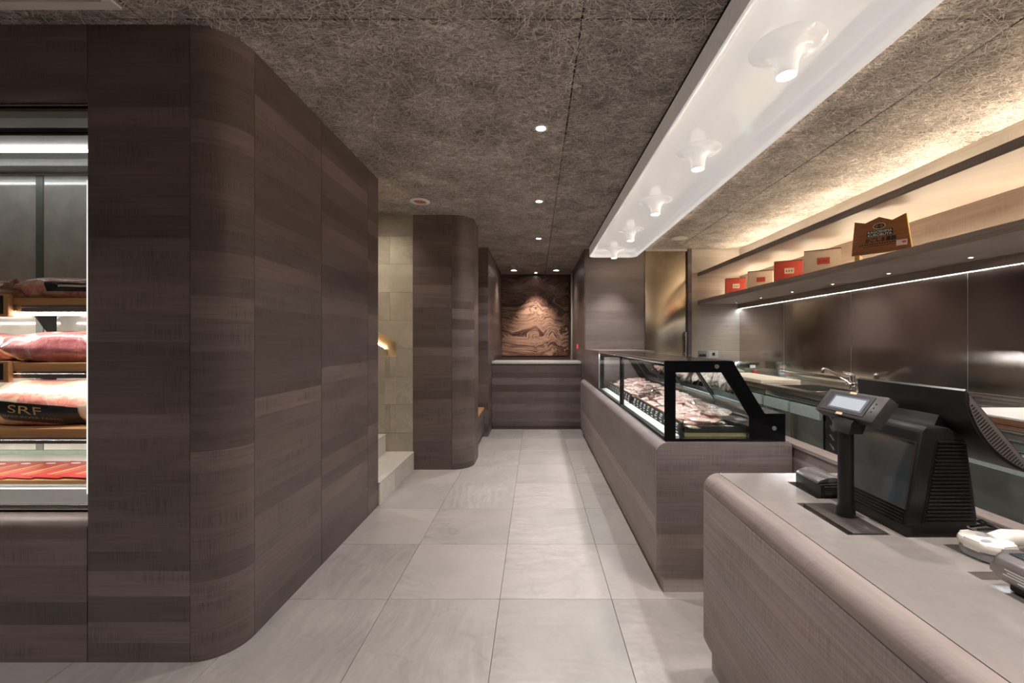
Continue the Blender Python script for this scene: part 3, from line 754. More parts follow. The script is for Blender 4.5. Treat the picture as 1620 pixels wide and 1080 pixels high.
PORK = meat_mat('pork_meat', (.60, .24, .20), (.72, .40, .34), (.80, .66, .58))
PORK2 = meat_mat('pale_pork_meat', (.62, .33, .28), (.76, .52, .46), (.86, .77, .71), 26)
BEEFW = meat_mat('wrapped_beef', (.46, .12, .13), (.60, .25, .25), (.78, .60, .58), 16, 1.0)
BEEFP = meat_mat('wrapped_beef_pink', (.60, .19, .15), (.72, .34, .27), (.82, .62, .48), 13, 1.0)
TRAYG = plain('tray_gold', (.42, .33, .18), .35, .5)
def blob(L, Wd, H, seed, nu=14, nv=14, wr=.10, sharp=2.6):
    mb = MB(); o3 = Vector((seed*3.1, seed*1.7, seed*.9))
    def f(u, v):
        a = -1+2*u; th = 2*math.pi*v
        e = max(0.0, 1-abs(a)**sharp)**.5
        y, z = math.cos(th)*e, math.sin(th)*e
        p = Vector((a*L/2, y*Wd/2*(1+.15*math.sin(3*a+seed)), z*H/2))
        nz = mnoise.noise(Vector((a*2.2, y*1.6, z*1.6))+o3); n2 = mnoise.noise(Vector((a*6, y*4, z*4))+o3)
        p = p*(1+wr*nz+wr*.4*n2)
        p.z = max(p.z, -H*.42)+H*.42
        return p
    mb.grid(f, nu, nv, True)
    bmesh.ops.remove_doubles(mb.bm, verts=mb.bm.verts, dist=1e-5)
    return mb
chop_mesh = []
for s_ in range(8):
    b_ = blob(.125, .09, .026, s_+1, 10, 12, .22, 3.0)
    me_o = obj('pork_chop', b_, PORK2 if s_ % 3 else PORK, local=True, origin=(0, 0, 0), smooth=60)
    chop_mesh.append(me_o.data); bpy.data.objects.remove(me_o)
TRAYS = [(2.34, 2.86), (2.89, 3.46), (3.58, 4.10), (4.13, 4.64)]
where = ['nearest the end window', 'second from the end window', 'third from the end window, past the mullion', 'farthest from the end window']
kinds = ['chop', 'slice']
def deckz(x): return .8455
for ti, (a, b) in enumerate(TRAYS):
    tz = .873
    x0, x1 = .85, 1.2
    tl = 0.0
    t = thing('meat_tray', 'black rimmed meat tray on the case deck, ' + where[ti], 'tray', (x0, a, deckz(x0)+.002), group='trays in the meat case')
    def sl(x, h): return (x-math.sin(tl)*h, deckz(x)+.002+math.cos(tl)*h)
    obj('tray_base', MB().prism([sl(x0, 0), sl(x1, 0), sl(x1, .022), sl(x0, .022)], 'y', a, b), TRAYG, t)
    rim = MB()
    for p in ([sl(x0, .0225), sl(x0+.008, .0225), sl(x0+.008, .058), sl(x0, .058)], [sl(x1-.008, .0225), sl(x1, .0225), sl(x1, .058), sl(x1-.008, .058)]): rim.prism(p, 'y', a, b)
    for y in (a, b-.008): rim.prism([sl(x0+.008, .0225), sl(x1-.008, .0225), sl(x1-.008, .058), sl(x0+.008, .058)], 'y', y, y+.008)
    obj('rim', rim, BLACKP, t, smooth=0)
    cnt = 0
    for layer, ny in ((0, 5), (1, 5), (2, 5)):
        for i in range(ny):
            for j in range(3 if layer < 2 else 2):
                x = x0+.065+.1*j+(.04 if layer == 2 else 0)+random.uniform(-.012, .012)
                y = a+.06+(b-a-.12)*i/(ny-1)+random.uniform(-.02, .02)
                h = .028+.024*layer+.06*(j/2)*(layer > 0)+random.uniform(0, .006)
                px_, pz_ = sl(x, h)
                o = bpy.data.objects.new('pork_chop', random.choice(chop_mesh)); COL.objects.link(o)
                o.location = (px_, y, pz_); o.rotation_euler = (random.uniform(-.22, .22), -tl+random.uniform(-.25, .15), random.uniform(0, 6.28))
                s_ = random.uniform(.9, 1.15); o.scale = (s_, s_, random.uniform(.9, 1.3))
                base_props(o, 'pink pork slice heaped in the case tray ' + where[ti], 'meat', 'pork slices in the tray ' + where[ti], None)
for bi, (a, b) in enumerate(((2.34, 3.46), (3.58, 4.64))):
    t = thing('price_rail', ['black price card rail in front of the nearer meat trays', 'black price card rail in front of the farther meat trays'][bi], 'price rail', (.822, a, QZ1+.001))
    obj('rail', MB().prism([(.813, QZ1+.001), (.829, QZ1+.001), (.842, .925), (.836, .928)], 'y', a, b), BLACKP, t)
    obj('rail_cap', MB().prism([(.833, .9285), (.846, .9255), (.847, .9315), (.834, .9345)], 'y', a, b), plain('copper_cap', (.32, .13, .07), .4), t)
    n_ = 11
    for i in range(n_):
        y0 = a+(b-a)*i/n_+.006; y1 = a+(b-a)*(i+1)/n_-.006
        def FP(z): return .813+(z-QZ1)*(.836-.813)/(.928-QZ1)
        c = obj('price_card', MB().prism([(FP(.852)-.003, .852), (FP(.852)-.0005, .852), (FP(.922)-.0005, .922), (FP(.922)-.003, .922)], 'y', y0, y1), plain('card_black', (.012, .012, .014), .4) if (i == 0 and bi == 0) else bpy.data.materials['card_black'], t)
        m_ = MB()
        for z, f0, f1 in ((.908, .15, .75), (.897, .2, .6), (.882, .1, .85), (.866, .45, .9)):
            ya, yb = y1-(y1-y0)*f0, y1-(y1-y0)*(f0+(f1-f0)*random.uniform(.6, 1))
            m_.quad((FP(z)-.0036, ya, z), (FP(z)-.0036, yb, z), (FP(z+.006)-.0036, yb, z+.006), (FP(z+.006)-.0036, ya, z+.006))
        obj('print', m_, INKW, c, smooth=0)
# plastic bags of meat on top
BAGM = glass_mat('clear_plastic_bag', (.9, .88, .87), .9, .12)
for nd_ in BAGM.node_tree.nodes:
    if nd_.type == 'MATH' and nd_.operation == 'MULTIPLY_ADD': nd_.inputs[1].default_value = .6; nd_.inputs[2].default_value = .16
for i, (x, y, s_) in enumerate(((.93, 3.28, 3), (1.02, 2.42, 5))):
    o = obj('plastic_bag', blob(.20, .13, .045, s_, 30, 24, .9, 2.0), BAGM, local=True, origin=(x, y, .965), smooth=25,
            label=['crumpled clear plastic bag on the pork behind the front glass', 'crumpled clear plastic bag on the pork beside the end window'][i], cat='bag')
    o.rotation_euler = (.2, -.3, 1.1+i)

# ------------------------------------------------------------------ register counter
RX0, RX1, RYF, RYN, RZ = .716, 1.385, 1.75, -.6, .83
rc = thing('register_counter', 'rounded wood checkout counter with stone top in the right foreground', 'counter', (1.05, .6, 0))
r_ = .062
obj('body', MB().prism([(RX0+.045, QZ0), (RX1, QZ0), (RX1, RZ-.045), (RX0, RZ-.0652), (RX0, QZ0+.05), (RX0+.012, QZ0+.02)], 'y', RYN, RYF), WOODR, rc)
nose = [(RX0, RZ-r_)]+[(RX0+r_-r_*math.cos(R(90*i/10)), RZ-r_+r_*math.sin(R(90*i/10))) for i in range(1, 11)]+[(RX0+r_, RZ-.043), (RX0+.02, RZ-.06)]
obj('nosing', MB().prism(nose, 'y', RYN, RYF), WOODC, rc, smooth=40)
CUT = [(.905, 1.03, 1.19, 1.425), (1.005, 1.14, 1.465, 1.64), (1.125, 1.30, 1.10, 1.135), (1.05, 1.30, .965, 1.0), (1.05, 1.30, 1.175, 1.462)]
STOP = stone_mat('counter_stone', (.225, .198, .184), .12, 1.0, .10)
ct = MB(); slab_holes(ct, RX0+r_+.0032, RX1, RYN, RYF, RZ-.02, RZ, CUT)
obj('stone_top', ct, STOP, rc, smooth=0)
obj('top_tray', MB().box(RX0+r_+.002, RX1-.002, RYN+.002, RYF-.002, RZ-.042, RZ-.021), plain('beige_tray', (.5, .43, .36), .3), rc)
obj('back_edge', MB().box(RX1+.0005, RX1+.012, RYN, RYF, RZ-.045, RZ+.001, .002), STEELB, rc)
obj('plinth', MB().box(.7474, RX1-.04, RYN, RYF-.01, 0, QZ0-.0005), WOODL, rc)
# low link wall between the counters
obj('low_partition', MB().box(1.435, 1.505, 1.2, QY0+.3, 0, .80).box(1.425, 1.515, 1.19, QY0+.3, .801, .823, .003), WOODC, label='low wood ledge linking the meat counter to the checkout on the staff side', cat='partition')

# pole display
pd = thing('customer_display', 'brown customer price display on a black pole over the checkout', 'display', (.997, 1.32, RZ-.021))
obj('base_plate', MB().box(.925, 1.028, 1.195, 1.42, RZ-.0208, RZ+.003, .003), BROWNP, pd)
obj('pole', MB().cyl((.997, 1.32, RZ+.0035), (.997, 1.32, 1.10), .0215, n=24).cyl((.997, 1.32, RZ+.0032), (.997, 1.32, RZ+.03), .027, .0245, n=24), BLACKP, pd)
A_, B_ = Vector((.986, 0, 1.152)), Vector((1.04, 0, 1.225))
up = (B_-A_).normalized(); nrm = Vector((-up.z, 0, up.x)); ln = (B_-A_).length
Yf, Yn = 1.45, 1.205
def D3(u, v, w): q = A_+up*(ln*v)+nrm*w; return (q.x, Yf+(Yn-Yf)*u, q.z)
def dbox(mb, u0, u1, v0, v1, w0, w1, bev=0):
    vs = [mb.bm.verts.new(D3(u, v, w)) for w in (w0, w1) for v in (v0, v1) for u in (u0, u1)]
    fs = [mb.bm.faces.new([vs[i] for i in q]) for q in ((0,2,3,1),(4,5,7,6),(0,1,5,4),(2,6,7,3),(0,4,6,2),(1,3,7,5))]
    if bev: bmesh.ops.bevel(mb.bm, geom=list({e for f in fs for e in f.edges}), offset=bev, segments=2, affect='EDGES', profile=.5)
    return mb
hd_ = obj('head', dbox(MB(), 0, 1, 0, 1, -.036, 0, .003), BROWNP, pd)
obj('bezel', dbox(MB(), .08, .83, .12, .90, .0002, .0018), DARKP, hd_)
obj('screen_frame', dbox(MB(), .19, .78, .22, .78, .002, .0026), plain('blue_grey_frame', (.10, .11, .14), .25), hd_)
obj('screen', dbox(MB(), .225, .745, .28, .72, .0028, .0034), emit('lcd_white', (.85, .88, .97), .26, .05), hd_)
st_ = plain('gold_sticker', (.62, .45, .28), .4, .2)
obj('sticker', dbox(MB(), .40, .51, .90, .99, .0004, .001), st_, hd_)
obj('sticker', dbox(MB(), .40, .51, .02, .115, .0004, .001), st_, hd_)
for v_ in (.35, .5, .65): obj('button', dbox(MB(), .885, .90, v_, v_+.04, .0002, .002), BLACKP, hd_)
obj('neck', MB().prism([(.975, 1.10), (1.022, 1.10), (1.05, 1.17), (1.03, 1.185), (.985, 1.135)], 'y', 1.28, 1.36, .004), BLACKP, pd)

# point of sale terminal
PDARK = plain('terminal_plastic', (.013, .011, .011), .36, Specular_IOR_Level=.3)
ps = thing('pos_terminal', 'black point of sale terminal with tilted monitor on the checkout', 'terminal', (1.18, 1.32, RZ-.021))
TY0, TY1, TZ0 = 1.19, 1.45, .855
prof_ = [(1.075, TZ0), (1.28, TZ0), (1.282, TZ0+.02), (1.252, 1.09), (1.235, 1.118), (1.20, 1.139), (1.135, 1.143), (1.122, 1.13)]
obj('foot', MB().box(1.10, 1.26, 1.20, 1.44, RZ-.0208, TZ0-.0005), BLACKP, ps)
bd = obj('body', MB().prism(prof_, 'y', TY0, TY1, .006), PDARK, ps)
# front glass on the customer side
fa, fb = Vector((1.075, 0, TZ0)), Vector((1.122, 0, 1.13)); fd = (fb-fa); fn = Vector((-fd.z, 0, fd.x)).normalized()
def F3(y, t_, w): q = fa+fd*t_+fn*w; return (q.x, y, q.z)
def fbox(mb, y0, y1, t0, t1, w0, w1):
    vs = [mb.bm.verts.new(F3(y, t_, w)) for w in (w0, w1) for t_ in (t0, t1) for y in (y0, y1)]
    for q in ((0,2,3,1),(4,5,7,6),(0,1,5,4),(2,6,7,3),(0,4,6,2),(1,3,7,5)): mb.bm.faces.new([vs[i] for i in q])
    return mb
obj('front_window', fbox(MB(), TY0+.014, TY1-.014, .17, .86, .0005, .003), DGLASS, bd)
obj('front_window_frame', fbox(fbox(fbox(fbox(MB(), TY0+.010, TY1-.010, .86, .875, .0005, .004), TY0+.010, TY1-.010, .155, .17, .0005, .004), TY0+.010, TY0+.014, .17, .86, .0005, .004), TY1-.014, TY1-.010, .17, .86, .0005, .004), BROWNP, bd)
for i in range(4): obj('front_rib', fbox(MB(), TY0+.012, TY1-.012, .015+.034*i, .033+.034*i, .0005, .004), BLACKP, bd)
# grille on the side
def edge_x(z, left):
    if left: return 1.075+(z-TZ0)*(1.122-1.075)/(1.13-TZ0)+.042
    return 1.28+(z-TZ0)*(1.25-1.28)/(1.09-TZ0)-.006
obj('side_recess', MB().prism([(edge_x(.862, 1), .862), (edge_x(.862, 0), .862), (edge_x(1.11, 0), 1.105), (edge_x(1.11, 0)-.01, 1.113), (edge_x(1.11, 1)+.008, 1.113), (edge_x(1.11, 1), 1.105)], 'y', TY0-.002, TY0-.0003), BLACKP, bd)
for i in range(23):
    z = .866+.0105*i
    obj('grille_slat', MB().box(edge_x(z, 1)+.004, edge_x(z, 0)-.004, TY0-.008, TY0-.0021, z, z+.0055), PDARK, bd)
# monitor
MA, MBp = Vector((1.207, 0, 1.256)), Vector((1.405, 0, 1.022))
md = (MBp-MA); mn = Vector((md.z, 0, -md.x)).normalized()           # towards the back (customer side, down)
def MP(t_, w): q = MA+md*t_+mn*w; return (q.x, q.z)
leaf = [MP(0, 0), MP(1, 0)]+[MP(1-i/14, .008+.052*math.sin(math.pi*min(1, i/14))**.75) for i in range(0, 15)]
MY0, MY1 = 1.15, 1.535
mo = obj('monitor', MB().prism(leaf, 'y', MY0, MY1, .004), BLACKP, ps, smooth=30)
leaf2 = [MP(.05, .006), MP(.95, .006)]+[MP(.95-.9*i/12, .010+.040*math.sin(math.pi*i/12)**.75) for i in range(1, 12)]
obj('side_cap', MB().prism(leaf2, 'y', MY0-.003, MY0-.0002), plain('monitor_side', (.15, .12, .108), .35), mo)
for i in range(26):
    t_ = .13+.74*i/25; d_ = .040*max(0, math.sin(math.pi*(.95-t_)/.9))**.75
    if d_ < .008: continue
    vs = [MP(t_, .017), MP(t_+.012, .017), MP(t_+.012, .008+d_), MP(t_, .008+d_)]
    obj('vent_slit', MB().prism(vs, 'y', MY0-.0036, MY0-.0031), INKB, mo)
obj('screen', MB().prism([MP(.05, -.003), MP(.95, -.003), MP(.95, -.0005), MP(.05, -.0005)], 'y', MY0+.02, MY1-.02), BLACKG, mo)
obj('neck', MB().prism([(1.20, 1.13), (1.25, 1.085), (1.305, 1.13), (1.28, 1.17), (1.235, 1.20)], 'y', 1.24, 1.44, .005), BLACKP, ps)

# receipt printer
rp = thing('receipt_printer', 'small black receipt printer with curved lid sunk in the checkout top', 'printer', (1.07, 1.55, RZ-.021))
obj('body', MB().prism([(1.025, RZ-.0205), (1.125, RZ-.0205), (1.125, RZ+.05), (1.025, RZ+.045)], 'y', 1.475, 1.62, .004), DARKP, rp)
obj('lid', MB().prism([(1.022, RZ+.0455)]+[(1.075-.053*math.cos(R(i*18)), RZ+.0455+.022*math.sin(R(i*18))) for i in range(1, 10)]+[(1.128, RZ+.0505)], 'y', 1.485, 1.615, .003), plain('printer_lid', (.10, .088, .085), .3), rp, smooth=50)
obj('paper_slot', MB().box(1.035, 1.115, 1.468, 1.4745, RZ+.012, RZ+.04, .002), BLACKP, rp)

# barcode scanner
bs = thing('barcode_scanner', 'ivory handheld barcode scanner lying on the checkout top', 'scanner', (1.17, 1.07, RZ+.002), (0, 0, R(8)))
def soft(pts, rad, n=12):
    return MB().tube(pts, rad, n)
head = MB()
head.prism(rrect(-.045, .04, -.05, .045, (.03, .015, .03, .03), 6), 'z', .022, .048, .009)
obj('head', head, IVORY, bs, local=True)
sk = MB(); sk.prism(rrect(-.038, .036, -.046, .04, (.025, .012, .02, .02), 6), 'z', .0, .0215, .003); obj('window_skirt', sk, GREYP, bs, local=True)
obj('handle', MB().tube([(.02, .0, .036), (.06, -.002, .044), (.11, -.004, .042), (.17, -.006, .034), (.22, -.008, .026)], [.020, .0215, .020, .0195, .018], 14), IVORY, bs, local=True, smooth=60)
obj('badge', MB().prism([(.012+.016*math.cos(t), .012+.011*math.sin(t)) for t in (2*math.pi*i/20 for i in range(20))], 'z', .0483, .0492), GREYP, bs, local=True)
obj('badge', MB().prism([(-.022+.014*math.cos(t), -.018+.0075*math.sin(t)) for t in (2*math.pi*i/20 for i in range(20))], 'z', .0483, .0492), GREYP, bs, local=True)

# card terminal
cd = thing('card_terminal', 'silver card payment terminal at the right edge of the checkout', 'payment terminal', (1.09, .82, RZ+.0005))
obj('foot', MB().box(1.065, 1.118, .72, .925, RZ+.0005, RZ+.022, .006), BLACKP, cd)
obj('body', MB().prism(rrect(1.045, 1.135, RZ+.018, RZ+.082, (.020, .020, .028, .028), 6), 'y', .70, .945, .012), SILVERP, cd, smooth=50)
obj('screen', MB().box(1.066, 1.114, .83, .925, RZ+.0825, RZ+.084), DGLASS, cd)
m_ = MB()
for i, (zz, y0_, y1_) in enumerate(((RZ+.052, .915, .86), (RZ+.046, .91, .84), (RZ+.040, .918, .87), (RZ+.034, .89, .83))):
    m_.quad((1.0443, y0_, zz), (1.0443, y1_, zz), (1.0443, y1_, zz+.003), (1.0443, y0_, zz+.003))
obj('print', m_, INKW, cd, smooth=0)
cb = MB()
for k_ in range(3):
    cb.tube([(1.30, 1.21+.02*k_, RZ+.006), (1.325, 1.19+.015*k_, RZ+.018+.006*k_), (1.35, 1.20-.01*k_, RZ+.014), (1.362, 1.26, RZ+.006), (1.365, 1.36, RZ+.006)], .0035, 8)
obj('cable_bundle', cb, BLACKP, label='black cable bundle behind the terminal on the checkout edge', cat='cable')

# ------------------------------------------------------------------ kitchen run along the right wall
WX, WZ = 2.33, .955
kw = thing('steel_worktop', 'long stainless steel worktop with sink along the right wall', 'worktop', (2.68, 3.0, WZ-.04))
SINK = (2.44, 2.82, 3.12, 4.12)
tp = MB(); slab_holes(tp, WX, RX-.001, -.5, BY-.002, WZ-.004, WZ, [SINK]); obj('top', tp, STEELB, kw, smooth=0)
obj('front_lip', MB().box(WX, WX+.02, -.5, BY-.002, WZ-.045, WZ-.0045, .002), STEELB, kw)
obj('upstand', MB().box(RX-.022, RX-.001, -.5, BY-.002, WZ+.0005, 1.04, .002), STEELB, kw)
x0, x1, y0, y1 = SINK; zb = WZ-.2
for nm, bb in (('basin_side', (x0-.003, x0, y0, y1)), ('basin_side', (x1, x1+.003, y0, y1)), ('basin_side', (x0, x1, y0-.003, y0)), ('basin_side', (x0, x1, y1, y1+.003))):
    obj(nm, MB().box(*bb, zb, WZ-.0045), STEELB, kw)
obj('basin_divider', MB().box(x0, x1, 3.62, 3.66, zb, WZ-.006, .004), STEELB, kw)
obj('basin_floor', MB().box(x0, x1, y0, y1, zb-.004, zb-.0005), STEELB, kw)
# undercounter refrigerated cabinets
edges = [(5.06, 6.09, 2), (4.2, 5.05, 2), (3.335, 4.19, 2), (2.9, 3.32, 0), (1.85, 2.89, 2), (.6, 1.84, 2)]
wch = ['farthest, below the outlets', 'under the cutting board', 'under the sink', 'vented machine section beside the sink', 'behind the point of sale terminal', 'nearest the viewer']
for ci, (a, b, nd) in enumerate(edges):
    c = thing('steel_cabinet', 'stainless undercounter cabinet, ' + wch[ci], 'cabinet', (2.65, (a+b)/2, 0), group='undercounter steel cabinets')
    obj('body', MB().box(WX+.035, RX-.03, a, b, .08, WZ-.205 if 3.0 < (a+b)/2 < 4.2 else WZ-.046), STEELC, c)
    for fy in (a+.05, b-.05):
        for fx in (WX+.08, RX-.1): obj('foot', MB().cyl((fx, fy, 0), (fx, fy, .08), .02, n=12), STEELB, c)
    obj('fascia', MB().box(WX+.012, WX+.034, a+.004, b-.004, WZ-.10, WZ-.047, .002), STEELC, c)
    if nd:
        w = (b-a)/nd
        for i in range(nd):
            d = obj('door', MB().box(WX+.008, WX+.034, a+w*i+.006, a+w*(i+1)-.006, .10, WZ-.106, .004), STEELC, c)
            obj('handle_rail', MB().box(WX-.012, WX+.0075, a+w*i+.02, a+w*(i+1)-.02, WZ-.21, WZ-.112, .004), plain('rail_steel', (.72, .86, .85), .3, .6) if 'rail_steel' not in bpy.data.materials else bpy.data.materials['rail_steel'], d)
    else:
        d = obj('vent_panel', MB().box(WX+.012, WX+.034, a+.006, b-.006, .10, WZ-.106, .003), BLACKP, c)
        for r0 in range(9):
            for q in range(4):
                yy, zz = a+.05+.09*q, .18+.072*r0
                obj('louvre', MB().prism([(yy, zz), (yy+.012, zz), (yy+.05, zz+.04), (yy+.038, zz+.04)], 'x', WX+.006, WX+.0115), STEELC, d)
# faucet
fc = thing('faucet', 'chrome mixer tap with long angled spout behind the sink', 'faucet', (2.92, 3.785, WZ))
obj('base', MB().cyl((2.92, 3.785, WZ+.0005), (2.92, 3.785, WZ+.012), .032, n=20).cyl((2.92, 3.785, WZ+.012), (2.92, 3.785, WZ+.12), .022, n=20).box(2.90, 2.94, 3.74, 3.85, WZ+.02, WZ+.06, .01), CHROME, fc)
obj('spout', MB().tube([(2.915, 3.78, WZ+.04), (2.85, 3.78, WZ+.09), (2.665, 3.775, WZ+.185), (2.645, 3.775, WZ+.187), (2.637, 3.775, WZ+.175), (2.637, 3.775, WZ+.145)], [.011, .011, .011, .012, .013, .014], 12), CHROME, fc)
obj('lever', MB().tube([(2.92, 3.785, WZ+.12), (2.90, 3.785, WZ+.135), (2.82, 3.775, WZ+.155)], [.018, .012, .007], 10), CHROME, fc)
# cutting boards
CBT = plain('pale_cutting_board', (.66, .58, .46), .6)
t = thing('cutting_board', 'thick pale cutting board on the worktop between case and sink', 'cutting board', (2.55, 4.75, WZ))
obj('board', MB().box(2.345, 2.76, 4.27, 5.3, WZ+.0005, WZ+.035, .004), CBT, t)
t = thing('cutting_board', 'white topped wooden cutting board behind the monitor at the right edge', 'cutting board', (2.68, 2.1, WZ))
obj('wood_base', MB().box(2.45, 2.92, 1.75, 2.45, WZ+.0005, WZ+.03, .002), plain('board_brown', (.22, .09, .045), .5), t)
obj('white_top', MB().box(2.45, 2.92, 1.75, 2.45, WZ+.0305, WZ+.042, .003), plain('board_white', (.82, .80, .77), .5), t)
t = thing('steel_box', 'small steel equipment box with white sticker at the far end of the worktop', 'box', (2.80, 5.3, WZ))
obj('case', MB().box(2.60, 2.92, 5.36, 5.62, WZ+.0005, WZ+.17, .004), STEELC, t)
obj('sticker', MB().box(2.80, 2.87, 5.357, 5.3595, WZ+.09, WZ+.13), INKW, t)
obj('knob', MB().cyl((2.87, 5.325, WZ+.035), (2.87, 5.3595, WZ+.035), .022, n=16), plain('red_knob', (.6, .03, .03), .35), t)
# outlets
for k_, (px0, px1, lab) in enumerate(((1104, 1118, 'twin power outlet with black plugs on the pale wood wall'), (1121, 1136, 'switch plate with a dark square button on the pale wood wall'))):
    xa, za = PW(px0, 566, BY); xb, zb_ = PW(px1, 554.5, BY)
    t = thing('wall_outlet', lab, 'outlet', ((xa+xb)/2, BY, za))
    obj('plate', MB().box(xa, xb, BY-.008, BY-.0005, za, zb_, .002), plain('outlet_plate%d' % k_, (.5, .5, .5) if k_ else (.2, .2, .21), .4), t)
    if k_: obj('button', MB().box((xa+xb)/2-.02, (xa+xb)/2+.02, BY-.012, BY-.0085, za+.035, zb_-.03), INKB, t)
    else:
        for q in (.035, .085): obj('plug', MB().box(xa+q-.015, xa+q+.02, BY-.05, BY-.0085, za+.02, za+.06, .006), BLACKP, t)
t = obj('alarm_button', MB().box(NXR-.015, NXR-.0005, 7.0, 7.06, 1.27, 1.34, .003), plain('alarm_red', (.5, .02, .03), .4, Emission_Color=(1, .05, .08, 1), Emission_Strength=.6), label='small red indicator on the side wall by the back counter', cat='indicator')

# ------------------------------------------------------------------ things on the wall shelf
SZ = 1.9965
boxes = [((2.632, 5.684), 18, RED, .25, 'red gift box with cream label at the far end of the shelf'), ((2.655, 5.14), 34, CREAM, .275, 'cream linen gift box with red label between the two red boxes'),
         ((2.61, 4.488), 27, RED, .262, 'red gift box with cream label between the two cream boxes'), ((2.60, 3.976), 36, CREAM, .288, 'largest cream linen gift box with red label beside the wooden plaque')]
for (x, y), ph, m_, w, lab in boxes:
    t = thing('gift_box', lab, 'box', (x, y, SZ), (0, 0, R(-ph)), group='gift boxes on the shelf')
    obj('body', MB().box(0, w, 0, .085, 0, .258, .0015, 1), m_, t, local=True)
    obj('lid_edge', MB().box(-.001, w+.001, -.001, .086, .2585, .266), plain('lid_brown', (.07, .04, .03), .6) if 'lid_brown' not in bpy.data.materials else bpy.data.materials['lid_brown'], t, local=True)
    lb = obj('label_patch', MB().box(w*.36, w*.70, -.0015, -.0002, .125, .185), CREAM if m_ is RED else RED, t, local=True)
    pr = MB()
    for i in range(3): pr.quad((w*(.41+.09*i), -.0017, .145), (w*(.41+.09*i+.05), -.0017, .145), (w*(.41+.09*i+.05), -.0017, .165), (w*(.41+.09*i), -.0017, .160))
    obj('print', pr, plain('box_print', (.22, .05, .03), .6) if 'box_print' not in bpy.data.materials else bpy.data.materials['box_print'], lb, local=True, smooth=0)
# plaque
pq = thing('award_plaque', 'brown wooden award plaque with stepped top and printed lettering on the shelf', 'plaque', (2.45, 3.153, SZ), (0, 0, R(-50)))
wq = .294
out_ = [(-.02, .05), (wq+.03, .05), (wq, .309), (wq*.75, .277), (wq*.50, .315), (wq*.22, .284), (0, .306)]
obj('board', MB().prism(out_, 'y', 0, .030), PLAQW, pq, local=True)
obj('side_edge', MB().prism([(wq+.0302, .05), (wq+.0345, .05), (wq+.0045, .309), (wq+.0002, .309)], 'y', .0005, .030), PLAQY, pq, local=True)
for x in (.0, wq-.03): obj('foot', MB().box(x, x+.03, .0, .09, .0, .0495), PLAQY, pq, local=True)
def stamp(mb, cx, cz, y=-.0012):
    return mb.xf(Matrix.Translation((cx, y, cz)) @ Matrix.Rotation(R(90), 4, 'X'))
ov = MB().prism([(wq*.5+.036*math.cos(t), .248+.021*math.sin(t)) for t in (2*math.pi*i/28 for i in range(28))], 'y', -.0010, -.0002); obj('emblem', ov, INKW, pq, local=True)
ov = MB().prism([(wq*.5+.033*math.cos(t), .248+.0185*math.sin(t)) for t in (2*math.pi*i/28 for i in range(28))], 'y', -.0016, -.0012); obj('emblem_field', ov, INKB, pq, local=True)
e2 = MB()
for cx in (-.014, .012):
    e2.prism([(wq*.5+cx+.010*math.cos(t), .248+.010*math.sin(t)) for t in (2*math.pi*i/16 for i in range(16))], 'y', -.0021, -.0018)
obj('emblem_mark', e2, PLAQW, pq, local=True)
obj('name_panel', MB().box(.075, .225, -.0012, -.0002, .172, .219), INKB, pq, local=True)
obj('lettering', stamp(text_bm('KAGOSHIMA', .02, fit=(.138, .018), bold=0.0), .15, .207, -.0016), INKW, pq, local=True, smooth=0)
obj('lettering', stamp(text_bm('KUROBUTA', .02, fit=(.138, .018), bold=0.0), .15, .184, -.0016), INKW, pq, local=True, smooth=0)
obj('lettering', stamp(heavy('かごしま黒豚', .03, (.178, .033), .0019), .155, .148, -.0010), INKB, pq, local=True, smooth=0)
ds = MB()
for i in range(15): ds.quad((.03+.0145*i, -.0008, .115), (.039+.0145*i, -.0008, .115), (.039+.0145*i, -.0008, .124), (.03+.0145*i, -.0008, .124))
ds.quad((.05, -.0008, .101), (.23, -.0008, .101), (.23, -.0008, .105), (.05, -.0008, .105))
obj('small_print', ds, INKB, pq, local=True, smooth=0)
sk = obj('sticker', MB().box(.243, .303, -.0012, -.0002, .085, .125), plain('sticker_pale', (.62, .58, .6), .4), pq, local=True)
obj('sticker_mark', MB().box(.275, .297, -.0018, -.0014, .100, .115), plain('sticker_red', (.6, .08, .08), .4), sk, local=True)

# ------------------------------------------------------------------ meat refrigerator on the left
FRX = -4.1
fg = thing('display_refrigerator', 'lit built-in meat refrigerator with wooden shelf boards in the left wall', 'refrigerator', (-3.0, 2.2, 0))
FB = 2.47
BACKP = plain('back_glass', (.72, .72, .65), .1, coat=1.0, vs=8, var=.12)
obj('back_pane', MB().box(-2.955, FX-.01, FB, FB+.01, .74, 2.385), BACKP, fg)
obj('back_pane', MB().box(FRX, -3.0, FB, FB+.01, .74, 2.385), BACKP, fg)
obj('back_post', MB().box(-2.999, -2.956, FB-.004, FB+.01, .74, 2.385), plain('green_grey_post', (.22, .25, .22), .3), fg)
obj('back_rail', MB().box(FRX, FX-.01, FB-.006, FB+.01, .712, .739), plain('green_glass_edge', (.35, .45, .36), .2), fg)
obj('base', MB().box(FRX, FX-.005, LY+.166, FB+.01, .03, .70).box(FRX, FX-.005, LY+.075, LY+.165, .03, .578), CORE, fg)
obj('floor_pan', MB().box(FRX, FX-.005, LY+.17, FB+.01, .7005, .7115), WHITEL, fg)
obj('front_kick', MB().box(FRX, FX-.005, LY+.1405, LY+.165, .602, .70), WHITEL, fg)
obj('front_trim', MB().box(FRX, FX-.005, LY+.122, LY+.140, .609, .634, .005), STEELB, fg)
obj('lower_trim', MB().box(FRX, FX-.005, LY+.100, LY+.1205, .58, .602), plain('bronze_trim', (.16, .12, .1), .4), fg)
obj('side_wall', MB().box(FX-.0095, FX-.0005, LY+.15, FB+.01, .70, 2.44), WHITEL, fg)
